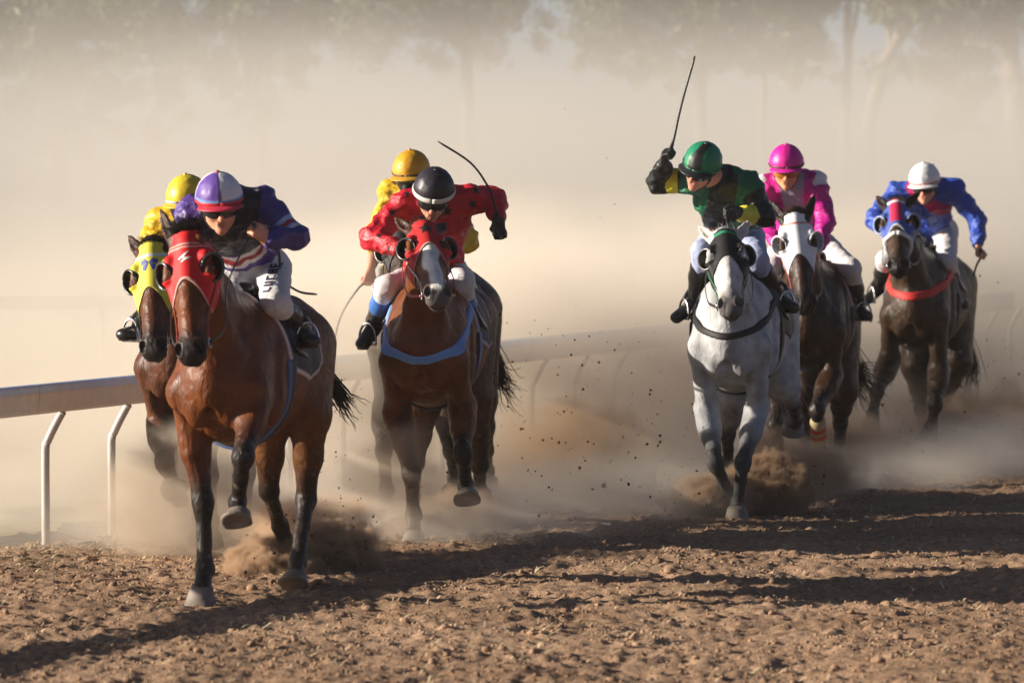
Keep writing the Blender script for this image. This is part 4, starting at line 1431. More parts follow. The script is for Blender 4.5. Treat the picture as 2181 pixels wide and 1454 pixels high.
def build_jockey(H, J):
    g, body = H['g'], H['body']
    sp = J
    rnd = random.Random(J['seed'])
    dz = H['dz']
    def pt(q):
        if q is None: return None
        return g.px(*q) if max(abs(q[0]), abs(q[1])) > 30 else V(q)
    D = dict(pelvis=(-.15, 0, 1.74 + dz), shR=(.34, -.19, 1.98), shL=(.34, .19, 1.98), elR=(.45, -.36, 1.74), elL=(.45, .36, 1.74), haR=(.68, -.10, 1.66), haL=(.68, .10, 1.66),
             knR=(.26, -.27, 1.46), knL=(.26, .27, 1.46), anR=(-.06, -.31, 1.20), anL=(-.06, .31, 1.20), toR=(.10, -.37, 1.13), toL=(.10, .37, 1.13))
    j = {k: pt(sp.get(k, v)) for k, v in D.items()}
    hc = pt(sp['head'])
    for a, b, n_ in (('shR', 'elR', .29), ('elR', 'haR', .25), ('shL', 'elL', .29), ('elL', 'haL', .25), ('knR', 'anR', .40), ('knL', 'anL', .40)):
        q = np.linalg.norm(j[a] - j[b])
        if abs(q / n_ - 1) > .16: print(f"  {sp['name']} {a}-{b} {q:.2f} want {n_}")
    pel = j['pelvis']
    shm = (j['shR'] + j['shL']) / 2
    neck = shm + (hc - shm) * .28 + V(0, 0, .0)
    tax = nrm(shm - pel)
    slat = nrm(j['shL'] - j['shR'])
    dors = nrm(np.cross(tax, slat)); dors = -dors if dors[2] < 0 else dors
    hipR, hipL = pel - slat * .095 + V(0, 0, -.02), pel + slat * .095 + V(0, 0, -.02)
    for a, b in ((hipR, 'knR'), (hipL, 'knL')):
        q = np.linalg.norm(a - j[b])
        if abs(q / .42 - 1) > .16: print(f"  {sp['name']} hip-{b} {q:.2f} want .42")
    # head frame
    yw, pi_, ro = [R(x) for x in sp.get('look', (0, 15, 0))]
    hf = V(math.cos(pi_) * math.cos(yw), math.cos(pi_) * math.sin(yw), -math.sin(pi_))
    hl = nrm(np.cross(V(0, 0, 1), hf))
    hu = np.cross(hf, hl)
    hl, hu = hl * math.cos(ro) + hu * math.sin(ro), hu * math.cos(ro) - hl * math.sin(ro)
    rot = np.array([hf, hl, hu])
    hp = lambda f_, l_, u_: hc + hf * f_ + hl * l_ + hu * u_
    # -------- skin: one continuous body
    B = [ell(hc, (.098, .078, .105), rot, .02), ell(hp(.030, 0, -.062), (.072, .066, .085), rot, .03),
         cone(hp(.02, -.045, -.09), hp(.078, 0, -.128), .028, .024, .02), cone(hp(.02, .045, -.09), hp(.078, 0, -.128), .028, .024, .02),
         cone(hp(.092, 0, -.02), hp(.122, 0, -.068), .010, .016, .010), cone(hp(.105, -.012, -.068), hp(.105, .012, -.068), .010, .010, .006),
         cone(hp(.086, -.035, -.012), hp(.086, .035, -.012), .014, .014, .012), cone(hp(.068, -.042, -.055), hp(.068, .042, -.055), .026, .026, .02),
         cone(hp(.095, -.018, -.094), hp(.095, .018, -.094), .0085, .0085, .006), cone(hp(.092, -.014, -.107), hp(.092, .014, -.107), .009, .009, .006),
         ell(hp(-.005, -.080, -.035), (.022, .010, .032), rot, .006), ell(hp(-.005, .080, -.035), (.022, .010, .032), rot, .006),
         cone(hc + hu * -.08 - hf * .02, neck, .058, .062, .03), cone(neck, shm - dors * .02, .062, .07, .04)]
    cuts = [subell(hp(.096, -.032, -.032), (.012, .015, .010), rot, .008), subell(hp(.096, .032, -.032), (.012, .015, .010), rot, .008), subcone(hp(.112, -.018, -.100), hp(.112, .018, -.100), .003, .003, .004)]
    wst = pel + (shm - pel) * .42 - dors * .0
    T = [econe(pel - tax * .02, wst, dors, (.155, .115), (.135, .10), .03), econe(wst, pel + (shm - pel) * .78, dors, (.135, .10), (.165, .115), .03), econe(pel + (shm - pel) * .78, shm, dors, (.165, .115), (.13, .085), .03)]
    arms = []
    for s in 'RL':
        arms += [cone(shm + (j['sh' + s] - shm) * .35, j['sh' + s], .062, .058, .05), cone(j['sh' + s], j['el' + s], .050, .038, .03), cone(j['el' + s], j['ha' + s], .039, .026, .02),
                 ell(j['el' + s] * .7 + j['ha' + s] * .3, (.07, .038, .038), frame(j['ha' + s] - j['el' + s], V(0, .1, 1)), .02)]
    legs = []
    for s, hip in (('R', hipR), ('L', hipL)):
        legs += [cone(hip, j['kn' + s], .098, .062, .05), cone(j['kn' + s], j['an' + s], .056, .038, .02), ell(j['kn' + s] * .68 + j['an' + s] * .32 + V(-.02, 0, 0), (.10, .05, .05), frame(j['an' + s] - j['kn' + s], V(1, 0, .1)), .03)]
    feet = {}
    for s in 'RL':
        an, to = j['an' + s], j['to' + s]
        fd = nrm(to - an)
        heel = an - fd * .03 + V(0, 0, -.04)
        feet[s] = [cone(an, heel, .040, .036, .02), econe(heel, to, (0, 0, 1), (.036, .034), (.042, .026), .02)]
    hands = []; grips = {}; gl = {}
    for s, sd in (('R', -1), ('L', 1)):
        fa = nrm(j['ha' + s] - j['el' + s])
        d = sp.get('hand' + s, None)
        d = fa if d is None else nrm(V(d))
        w = sp.get('grip' + s, None)
        w = V(.2, 0, 1) if w is None else V(w)
        hpr, gc, gw = hand_prims(j['ha' + s], j['el' + s], d, w, sd)
        hands += hpr; gl[s] = hpr; grips[s] = (gc, gw)
    vx = sp.get('voxel', .0062)
    f = field_of(B + T + arms + legs + feet['R'] + feet['L'] + hands + cuts, vx)
    v, q = surface(f)
    sk = V(sp.get('skin', S(205, 140, 112)))
    cc = np.tile(sk, (len(v), 1))
    lp = np.linalg.norm((v - hp(.10, 0, -.100)) * 1.0, axis=1)
    cc = mix(cc, V(.36, .13, .11), sstep(.026, .012, lp) * .8)
    cc = mix(cc, sk * V(1.05, .78, .72), sstep(.05, .02, np.linalg.norm(v - hp(.115, 0, -.06), axis=1)) * .5)
    hh = (v - hc)
    hairm = ((hh @ hf) < .045) & ((hh @ hu) > -.06) & (np.linalg.norm(hh, axis=1) < .13) & (np.abs(hh @ hl) < .074)
    cc[hairm] = V(sp.get('hair', (.03, .02, .014)))
    person = mesh_obj('person', v, q, M['skin'], None, cc)
    person.matrix_world = g.mw
    tag(person, sp['label'], 'person', 'jockeys riding in the race')
    for sd in (-1, 1):
        e = hp(.086, sd * .032, -.033)
        vs, fs = lathe_geo([(.0004, -.011), (.008, -.008), (.0115, 0), (.008, .008), (.0004, .011)], e, hf, 12)
        mesh_obj('eye', vs, fs, M['eye'], person)
    # -------- silk jacket
    sk_t = sp.get('sleeve', (.92, .92))
    def tunic(p, amt): return p
    JP = [econe(pel + tax * .05, wst, dors, (.165, .125), (.150, .112), .03), econe(wst, pel + (shm - pel) * .78, dors, (.150, .112), (.185, .135), .04), econe(pel + (shm - pel) * .78, shm + tax * .01, dors, (.185, .135), (.14, .10), .04)]
    JP.append(cone(shm - tax * .02, neck - (neck - shm) * .1, .085, .070, .03))
    for s, st in zip('RL', sk_t):
        e_, h_ = j['el' + s], j['ha' + s]
        JP += [cone(shm + (j['sh' + s] - shm) * .30, j['sh' + s], .085, .080, .05), cone(j['sh' + s], e_, .074, .064, .03), cone(e_, e_ + (h_ - e_) * st * .75, .064, .052, .03), cone(e_ + (h_ - e_) * st * .75, e_ + (h_ - e_) * st, .052, .036, .02)]
    jf = field_of(JP, sp.get('jvox', .0075), 0.0, .045)
    v, q = surface(jf)
    n = vnormals(v, q)
    am = sp.get('fold', .009)
    # folds: long soft creases, finer near the elbows
    ridge = 1 - np.abs(wobble(v, 1.0, 6.5, J['seed'] + 2, 1, (1, 1.2, 1.9))) * 2.6
    ridge2 = 1 - np.abs(wobble(v, 1.0, 13, J['seed'] + 9, 1, (1.3, 1, 1.2))) * 2.6
    v = v + n * (wobble(v, am, 8, J['seed'], 2, (1, 1, 1.6)) + am * 1.3 * np.clip(ridge, -.5, 1) + am * .7 * np.clip(ridge2, -.5, 1) - .004)[:, None]
    dist_ = {}
    dist_['torso'] = nearest_t(v, pel, shm)
    for s in 'RL':
        dist_['ua' + s] = nearest_t(v, j['sh' + s], j['el' + s])
        dist_['fa' + s] = nearest_t(v, j['el' + s], j['ha' + s])
    names = ['torso', 'uaR', 'uaL', 'faR', 'faL']
    rad = np.array([.15, .07, .07, .058, .058])
    dm = np.stack([dist_[k][0] / r for k, r in zip(names, rad)], 1)
    reg = dm.argmin(1)
    tt = np.stack([dist_[k][1] for k in names], 1)
    rel = v - shm
    cc = sp['silk'](dict(v=v, reg=reg, t=tt, ax=(v - pel) @ tax / np.linalg.norm(shm - pel), lat=rel @ slat, dors=rel @ dors, n=n, names=names, g=g, sp=sp))
    jacket = mesh_obj('jacket', v, q, M['silk'], person, cc)
    # -------- breeches
    BP = [econe(pel - tax * .03, pel + tax * .10, dors, (.172, .132), (.155, .118), .03)]
    for s, hip in (('R', hipR), ('L', hipL)):
        kn, an = j['kn' + s], j['an' + s]
        BP += [cone(hip, kn, .104, .068, .05), cone(kn, kn + (an - kn) * .42, .066, .056, .03)]
    bf = field_of(BP, .0085, 0.0, .04)
    v, q = surface(bf)
    n = vnormals(v, q)
    v = v + n * (wobble(v, .006, 11, J['seed'] + 3, 2) + wobble(v, .003, 28, J['seed'] + 5, 1))[:, None]
    cc = np.tile(V(sp.get('breech', (.62, .60, .61))), (len(v), 1))
    breeches = mesh_obj('breeches', v, q, M['breeches'], person, cc)
    for wr in sp.get('print', ()):
        c0 = g.px(*wr['at']); e1 = nrm(g.px(*wr['along']) - c0); out = V(wr['out']); e2 = nrm(np.cross(out, e1)); 
        decal('lettering', wr['polys'], (v, q), lambda x, y: c0 + e1 * x + e2 * y, wr['mat'], breeches, .003, .004, (-1, 0, 0))
    # -------- boots, stirrups
    for s, sd in (('R', -1), ('L', 1)):
        kn, an, to = j['kn' + s], j['an' + s], j['to' + s]
        fd = nrm(to - an); heel = an - fd * .035 + V(0, 0, -.045)
        k0 = kn + (an - kn) * .34
        bp = [cone(k0, kn + (an - kn) * .55, .062, .060, .02), cone(kn + (an - kn) * .55, an, .060, .046, .02), cone(an, heel, .048, .044, .02), econe(heel, to, (0, 0, 1), (.044, .042), (.048, .034), .02)]
        f2 = field_of(bp, .008)
        v, q = surface(f2)
        t = nearest_t(v, kn, an)[1]
        d0 = nearest_t(v, kn, an)[0]
        bt = sp.get('boot_top')
        cc = np.tile(V(.013, .012, .013), (len(v), 1))
        if bt is not None: cc[(t < bt[0]) & (d0 < .09)] = V(bt[1])
        boot = mesh_obj('boot', v, q, M['boots'], person, cc)
        soles = [econe(heel + V(0, 0, -.040), to + V(0, 0, -.030), (0, 0, 1), (.040, .010), (.044, .008), .008)]
        v, q = surface(field_of(soles, .007))
        mesh_obj('sole', v, q, M['plastic'], boot)
        # iron and leather hang from the saddle
        mid = heel * .35 + to * .65
        tread = mid + V(0, 0, -.046)
        la = nrm(np.cross(fd, V(0, 0, 1)))
        loop = [tread + la * (.062 * math.cos(x)) + V(0, 0, .0 if math.sin(x) < 0 else .125 * math.sin(x) ** .8) for x in np.linspace(0, math.pi, 15)] + [tread - la * .062, tread + la * .062]
        st = tube('stirrup', loop, .0075, M['metal'], body, seg=6)
        bar = V(.04, sd * .17, 1.52 + dz)
        topp = tread + V(0, 0, .125)
        path = catmull([bar, H['tf'].project(np.array([bar * .5 + topp * .5 + V(0, sd * .05, 0)]), .05)[0] if False else (bar * .5 + topp * .5 + V(0, sd * .04, 0)), topp], 10)
        tube('stirrup_leather', path, .012, M['leather'], st, seg=6, flat=.3, up=(1, 0, 0))
    # -------- helmet
    hl_ = sp['helmet']
    rx, ry, rz = .132, .117, .128
    vs, fs, cs = [], [], []
    NL, NA = 22, 48
    base = hc + hu * .018
    for i in range(NL + 1):
        ph = R(100) * i / NL
        for k in range(NA):
            th = 2 * math.pi * k / NA
            dv = V(math.sin(ph) * math.cos(th), math.sin(ph) * math.sin(th), math.cos(ph))
            seam = .0025 * max(0, 1 - abs(math.sin(2 * th)) / .12) * math.sin(ph) if hl_.get('seams', True) else 0
            pz = dv[2]
            lift = -.018 * max(0, -dv[0] - .2) if ph > R(70) else 0
            sag = .004 * mnoise.noise(Vector(dv * 5) + Vector((J['seed'], 0, 0))) * math.sin(ph)
            vs.append(base + hf * (dv[0] * (rx + seam + sag)) + hl * (dv[1] * (ry + seam + sag)) + hu * (dv[2] * (rz + sag) + lift))
            cs.append((dv[0], dv[1], dv[2], math.degrees(ph)))
    for i in range(NL):
        for k in range(NA):
            a = i * NA + k; b = i * NA + (k + 1) % NA
            fs.append((a, b, b + NA, a + NA) if True else None)
    inner = len(vs)
    for k in range(NA):
        p = vs[NL * NA + k]
        vs.append(base + (p - base) * .93 - hu * .002); cs.append(cs[NL * NA + k])
    for k in range(NA):
        a = NL * NA + k; b = NL * NA + (k + 1) % NA
        fs.append((a, b, inner + (k + 1) % NA, inner + k))
    fs = [tuple(reversed(f_)) for f_ in fs]
    cs = np.array(cs)
    hm = mesh_obj('helmet', vs, fs, M['helmet'], person, hl_['col'](cs[:, 0], cs[:, 1], cs[:, 2], cs[:, 3]))
    # band around the brim
    ring = []
    for x in np.linspace(0, 2 * math.pi, 44):
        dv = V(math.sin(R(93)) * math.cos(x), math.sin(R(93)) * math.sin(x), math.cos(R(93)))
        lift = -.018 * max(0, -dv[0] - .2)
        ring.append(base + hf * dv[0] * (rx + .003) + hl * dv[1] * (ry + .003) + hu * (dv[2] * rz + lift))
    bd = hl_.get('band')
    if bd: tube('helmet_band', ring, bd[1], bd[0], hm, seg=8, flat=.35, up=[nrm(p - base) for p in ring])
    # peak
    if hl_.get('peak') is not None:
        pv, pf = [], []
        n1, n2 = 17, 5
        for lay in (0, 1):
            for a in range(n1):
                th = R(-62 + 124 * a / (n1 - 1))
                for b in range(n2):
                    w = b / (n2 - 1) * .058 * math.cos(th * .9) ** .6
                    pv.append(base + hf * ((rx - .004) * math.cos(th) + w * math.cos(th * .75)) + hl * ((ry - .002) * math.sin(th) + w * math.sin(th * .75) * .5) + hu * (-.018 - .26 * w + .010 * math.cos(th) - .005 * lay - .1 * w * w * 0 - .012 * (1 - math.cos(th))))
        def pi2(l, a, b): return l * n1 * n2 + a * n2 + b
        for a in range(n1 - 1):
            for b in range(n2 - 1):
                pf.append((pi2(0, a, b), pi2(0, a, b + 1), pi2(0, a + 1, b + 1), pi2(0, a + 1, b)))
                pf.append((pi2(1, a, b), pi2(1, a + 1, b), pi2(1, a + 1, b + 1), pi2(1, a, b + 1)))
            pf.append((pi2(0, a, n2 - 1), pi2(1, a, n2 - 1), pi2(1, a + 1, n2 - 1), pi2(0, a + 1, n2 - 1)))
        mesh_obj('peak', pv, pf, hl_['peak'], hm)
    v_, f_ = lathe_geo([(.0005, .010), (.008, .008), (.011, .003), (.012, -.003)], base + hu * rz, hu, 12)
    mesh_obj('button', v_, f_, hl_.get('button', hl_.get('peak') or M['plastic']), hm)
    # goggles and strap, chin strap
    gp = []
    for x in np.linspace(R(-66), R(66), 17):
        gp.append(hp(.106 * math.cos(x) + .006, .088 * math.sin(x), -.036))
    gh = sp.get('goggle', .030)
    go = tube('goggles', gp, [gh * (1 if 2 < i < 14 else .8) for i in range(17)], sp.get('lens', M['lens']), person, seg=12, flat=.42, up=[nrm(p - hp(0, 0, -.036)) for p in gp])
    st = [hp(.106 * math.cos(x), .092 * math.sin(x), -.036 + .02 * (1 - math.cos(x)) * 0) for x in np.linspace(R(62), R(298), 20)]
    tube('strap', st, .010, M['leather'], go, seg=6, flat=.3, up=[nrm(p - hp(0, 0, -.036)) for p in st])
    ch = [hp(.0, -.084, -.02), hp(.03, -.074, -.085), hp(.062, -.035, -.140), hp(.068, 0, -.152), hp(.062, .035, -.140), hp(.03, .074, -.085), hp(.0, .084, -.02)]
    tube('chin_strap', catmull(ch, 24), .007, M['leather'], hm, seg=6, flat=.5, up=(1, 0, 0))
    if sp.get('mask'):                                                                     # a dark cloth pulled up over nose and mouth
        mf = field_of(B[:10], .007, .006)
        X, Y, Z = mf.ax[0][:, None, None], mf.ax[1][None, :, None], mf.ax[2][None, None, :]
        U = (X - hc[0]) * hu[0] + (Y - hc[1]) * hu[1] + (Z - hc[2]) * hu[2]
        v, q = surface(mf, np.maximum(mf.a, U + .045).astype(np.float32))
        mesh_obj('face_cover', v, q, M_color('dark_cloth', (.02, .02, .022), .7), person)
    # gloves
    for s in 'RL':
        gcol = sp.get('glove' + s)
        if gcol:
            fa = nrm(j['ha' + s] - j['el' + s])
            gp_ = gl[s] + [cone(j['ha' + s] - fa * .05, j['ha' + s] + fa * .01, .036, .029, .02)]
            v, q = surface(field_of(gp_, .0055, .0022))
            mesh_obj('glove', v, q, M_color(*gcol), person)
    # reins from the bit to each hand that holds them
    hp_ = H['hp']
    for s, sd in (('R', -1), ('L', 1)):
        bit = hp_(.88, sd * .086, .085)
        if s in sp.get('rein_hands', 'RL'):
            end = grips[s][0]
        else:
            o = 'L' if s == 'R' else 'R'
            end = grips[o][0]
        nk = H['neck'][2] + V(.0, sd * .13, -.02)
        path = catmull([bit, bit * .55 + nk * .45 + V(0, sd * .03, -.06), nk, end], 16)
        tube('rein', path, .0085, sp.get('rein', M['leather']), body, seg=6, flat=.35, up=(0, 1, 0))
    # whip
    wh = sp.get('whip')
    if wh:
        gc, gw = grips[wh['hand']]
        pts = [gc if q == 'grip' else pt(q) for q in wh['path']]
        path = catmull(pts, 26)
        rr = np.interp(np.linspace(0, 1, 26), [0, .18, .22, .75, .95, 1], [.0105, .010, .0075, .006, .0062, .004]) * wh.get('r', 1.0)
        vs, fs = tube_geo(path, rr, 8)
        w = mesh_obj('riding_whip', vs, fs, M['leather'])
        w.matrix_world = g.mw
        tag(w, wh['label'], 'riding whip', 'whips held by jockeys')
    J.update(j=j, person=person, bf=bf, jf=jf, dors=dors, slat=slat, shm=shm, tax=tax, pel=pel, hipL=hipL, hipR=hipR)
    return J
M['boots'] = mat_attr('polished_boots', 0.33, 0.5, 0.0, (40, 0.2, 0.004, 2))

# ------------------------------------------------------------------ the seven horses: pixels of their joints, coats and tack
BAY = dict(body=(.130, .036, .009), points=(.014, .010, .009), muzzle=(.018, .013, .012), jaw=(.06, .022, .012), ear=(.05, .02, .012))
DARK = dict(body=(.036, .019, .012), points=(.012, .009, .008), muzzle=(.014, .011, .010), jaw=(.02, .013, .01), ear=(.018, .011, .009))
BLACK, WHITE = (.014, .013, .015), (.74, .73, .73)
PALECUP = ('plastic', M_color('dark_rim', (.045, .047, .05), .22))
DARKCUP = ('plastic', M['plastic'])
def hood_plain(base, trim, band=None, second=None):
    def f(t, s, q, e):
        c = np.tile(V(base), (len(t), 1))
        if second is not None: second(c, t, s, q)
        c[e < .024] = V(trim)
        if band is not None:
            c[np.abs(t - (band[0] - 3.0 * s * s)) < band[1]] = V(band[2])
        return c
    return f
def h1_second(c, t, s, q):
    b = t - (.120 - 3.0 * s * s)
    c[np.abs(b) < .020] = V(.62, .36, .30)
    c[np.abs(b) < .008] = V(.55, .02, .02)
def h7_second(c, t, s, q):
    c[(np.abs(s) < .045) & (t < .33)] = V(.46, .015, .07)
H1 = dict(name='H1', seed=1, u=468, y=24.3, yaw=11.5, voxel=.0085, label='bay racehorse in a red hood with a white lightning bolt, leading the field',
    poll=(392, 496, .98), muzzle=(402, 752), ears=((1, .30, -.05), (.62, .20, -.75, .72)), head_turn=.10, ear_len=.215,
    legs=dict(FR=[(408, 880, .46), (432, 1066, 1), (436, 1212, -1), (430, 1262, 1)],
              FL=[(545, 850, .52), (518, 972, 1), (507, 1066, -1), (507, 1102, 1)],
              HR=[(575, 890, -.44), (572, 1045, -1), (597, 1120, -1), (612, 1165, -1)],
              HL=[(660, 880, -.44), (652, 1062, -1), (634, 1195, 1), (628, 1235, 1)]),
    flat=('FR',), coat=dict(BAY, p0=.3, p1=1.05, dust=.15, rump=(.12, .045, .014)),
    hood=dict(t0=.40, k=.22, col=hood_plain((.60, .012, .016), (.70, .40, .33), None, h1_second), cups=PALECUP, emblem=[([[(.027, -.033), (-.040, .009), (.000, .006), (-.024, .033), (.040, .004), (-.001, .002)]], .215, M_color('white_print', (.78, .74, .74), .6))], bridle=M_color('red_webbing', (.35, .02, .02), .6)), mane=dict(side=1, n=120, fore=520, flen=1.35),
    tail=dict(path=[(716, 840, -1.15), (728, 858, -1.25), (742, 876, -1.35)], spread=.035, n=110),
    cloth=((.02, .02, .03), (.60, .50, .52)), girth=(.02, .014, .014), girth_edge=(.10, .18, .36))
H2 = dict(name='H2', seed=2, u=388, y=27.3, yaw=13, voxel=.010, label='bay racehorse in a yellow hood with blue emblem, beside the rail',
    poll=(318, 520, 1.0), muzzle=(322, 745), ears=((1, .5, -.3), (.9, .4, -.3)), ear_len=.18, head_turn=.05,
    legs=dict(FR=[(345, 905, .48), (352, 985, 1), (380, 1062, -1), (378, 1042, 1)],
              FL=[(430, 890, .48), (445, 1010, 1), (450, 1110, -1), (450, 1150, 1)],
              HR=[(440, 880, -.42), (430, 1010, -1), (425, 1100, 1), (430, 1140, 1)],
              HL=[(520, 880, -.42), (525, 1010, -1), (520, 1100, -1), (525, 1140, 1)]),
    coat=dict(BAY, body=(.085, .030, .014), dust=.25), hood=dict(t0=.42, k=.24, col=hood_plain((.62, .55, .06), (.60, .55, .10), (.12, .014, (.55, .58, .6))), cups=DARKCUP, emblem=[([[(0, .0), (-.022, -.026), (-.062, -.022), (-.058, .004)], [(0, .0), (.022, -.026), (.062, -.022), (.058, .004)], [(-.004, .002), (-.040, .010), (-.046, .042), (-.018, .046)], [(.004, .002), (.040, .010), (.046, .042), (.018, .046)]], .19, M_color('blue_print', (.04, .06, .30), .6))]), mane=dict(side=-1, n=620, fore=260, len=1.9),
    tail=dict(path=[(560, 800, -1.15), (575, 850, -1.25), (590, 900, -1.35)]), cloth=((.05, .10, .3), (.6, .6, .6)))
H3 = dict(name='H3', seed=3, u=904, y=28.2, yaw=5.5, voxel=.0095, label='bay racehorse with a white blaze, red hood and pale blue breast strap',
    poll=(903, 474, .98), muzzle=(935, 622), ears=((1, .42, -.1), (.9, .45, -.3)), ear_len=.19, head_roll=-.16,
    legs=dict(FR=[(845, 880, .46), (876, 1005, 1), (880, 1095, -1), (882, 1148, 1)],
              FL=[(985, 870, .48), (985, 965, 1), (993, 1030, -1), (996, 1058, 1)],
              HR=[(900, 860, -.42), (885, 985, -1), (880, 1060, -1), (884, 1100, -1)],
              HL=[(1010, 850, -.42), (1022, 990, -1), (1022, 1045, -1), (1026, 1060, -1)]),
    coat=dict(BAY, body=(.140, .042, .012), blaze=(.052, .036, .30, .93), muzzle=(.10, .085, .08), dust=.3, rump=(.06, .025, .012)),  # darker rump: its shade is painted into the coat colour
    hood=dict(t0=.34, k=.22, col=hood_plain((.50, .02, .022), (.55, .35, .30)), cups=PALECUP, emblem=[([star_poly(5, .055, .024, 3.14)], .12, M_color('black_print', (.012, .008, .009), .6))], bridle=M_color('pale_strap', (.55, .42, .38), .6)), mane=dict(side=1, n=250, fore=60),
    tail=dict(path=[(1000, 790, -1.05), (1015, 830, -1.15), (1030, 870, -1.25)], spread=.03, n=110),
    breast=dict(low=(905, 768, .80), high=(815, 690, .40), w=.022, col=(.16, .30, .60), edge=(.22, .38, .68)), cloth=((.02, .02, .03), (.40, .35, .45)), girth=(.10, .20, .45))
H4 = dict(name='H4', seed=4, u=872, y=30.5, yaw=13.5, voxel=.012, label='dark racehorse almost hidden behind the horse with the blue breast strap',
    poll=(850, 470, .98), muzzle=(862, 640), ears=((1, .35, -.1), (1, .3, -.1)), ear_len=.20,
    legs=dict(FR=[(822, 870, .46), (818, 960, 1), (822, 1040, -1), (825, 1085, 1)],
              FL=[(945, 860, .48), (962, 960, 1), (968, 1015, -1), (970, 1040, 1)],
              HR=[(890, 850, -.42), (880, 960, -1), (880, 1050, 1), (882, 1085, 1)],
              HL=[(1022, 850, -.42), (1034, 960, -1), (1038, 1005, -1), (1040, 1030, -1)]),
    coat=dict(DARK, dust=.3), hood=dict(t0=.36, k=.2, col=hood_plain((.02, .018, .018), (.03, .025, .02)), cups=DARKCUP), mane=dict(side=1, n=150, fore=40),
    tail=dict(path=[(1055, 790, -1.1), (1066, 822, -1.2), (1080, 834, -1.35)]), cloth=((.02, .02, .03), (.3, .3, .3)))
H5 = dict(name='H5', seed=5, u=1556, y=30.0, yaw=9, voxel=.0095, label='grey racehorse in a black hood, ridden under the raised whip',
    poll=(1543, 492, .98), muzzle=(1556, 648), ears=((1, .48, -.1), (1, .48, -.1)), ear_len=.19, coat_mat='grey_coat', lw=.80,
    legs=dict(FR=[(1505, 870, .46), (1524, 985, 1), (1552, 1052, -1), (1556, 1085, -1)],
              FL=[(1612, 870, .48), (1582, 985, 1), (1571, 1072, -1), (1570, 1104, 1)],
              HR=[(1560, 850, -.42), (1550, 925, -1), (1552, 1000, -1), (1555, 1045, -1)],
              HL=[(1668, 820, -.42), (1690, 860, -1), (1696, 895, -1), (1690, 905, -1)]),
    flat=('FL',), coat=dict(body=(.385, .39, .40), points=(.055, .055, .06), p0=.25, p1=.95, muzzle=(.11, .10, .10), jaw=(.26, .26, .265), ear=(.50, .45, .42), dapple=.26, face=(.52, .50, .48), dust=.05),
    hood=dict(t0=.36, k=.20, col=hood_plain((.012, .012, .013), (.015, .015, .016), (.035, .022, (.02, .20, .10))), cups=('plastic', M_color('grey_rim', (.06, .06, .065), .25)), bridle=M_color('green_webbing', (.02, .14, .07), .5)),
    mane=dict(side=1, n=260, fore=50, mat='pale_hair'), hoof=dict(FL='hoof', HL='hoof'),
    tail=dict(path=[(1640, 760, -1.1), (1660, 830, -1.25), (1672, 890, -1.35)], mat='pale_hair'),
    breast=dict(low=(1550, 716, .80), high=(1478, 665, .42), w=.019, col=(.012, .012, .013)), cloth=((.02, .02, .025), (.03, .03, .03)), girth=(.012, .012, .013), girth_edge=(.014, .014, .015))
H6 = dict(name='H6', seed=6, u=1722, y=33.2, yaw=7, voxel=.0105, label='dark bay racehorse in a white hood, close behind the grey',
    poll=(1692, 458, .98), muzzle=(1716, 652), ears=((1, .45, -.1), (1, .45, -.1)), ear_len=.20, head_roll=-.10,
    legs=dict(FR=[(1672, 830, .46), (1652, 905, 1), (1660, 985, -1), (1660, 1015, 1)],
              FL=[(1770, 800, .50), (1740, 872, 1), (1746, 948, -1), (1750, 985, 1)],
              HR=[(1720, 830, -.42), (1718, 930, -1), (1735, 1010, -1), (1738, 1040, -1)],
              HL=[(1795, 830, -.42), (1790, 900, -1), (1785, 985, -1), (1785, 1010, -1)]),
    coat=dict(DARK, body=(.032, .014, .008), dust=.2), hoof=dict(FL='hoof'),
    hood=dict(t0=.44, k=.22, col=hood_plain((.76, .77, .80), (.72, .73, .76), (.10, .010, (.50, .12, .06))), cups=('white_cup', M_color('white_rim', (.6, .6, .62), .4)), bridle=M_color('red_strap', (.40, .06, .05), .6)),
    mane=dict(side=1, n=220, fore=160), tail=dict(path=[(1812, 780, -1.05), (1835, 810, -1.2), (1850, 830, -1.4)], spread=.07, n=260),
    bandage=[('FL', .35, 1.0, ((.42, .33, .18), ((.12, .28, (.55, .06, .03)), (.40, .55, (.55, .06, .03)), (.86, 1.2, (.55, .54, .52)))))], cloth=((.10, .012, .02), (.5, .3, .3)), girth=(.02, .018, .02))
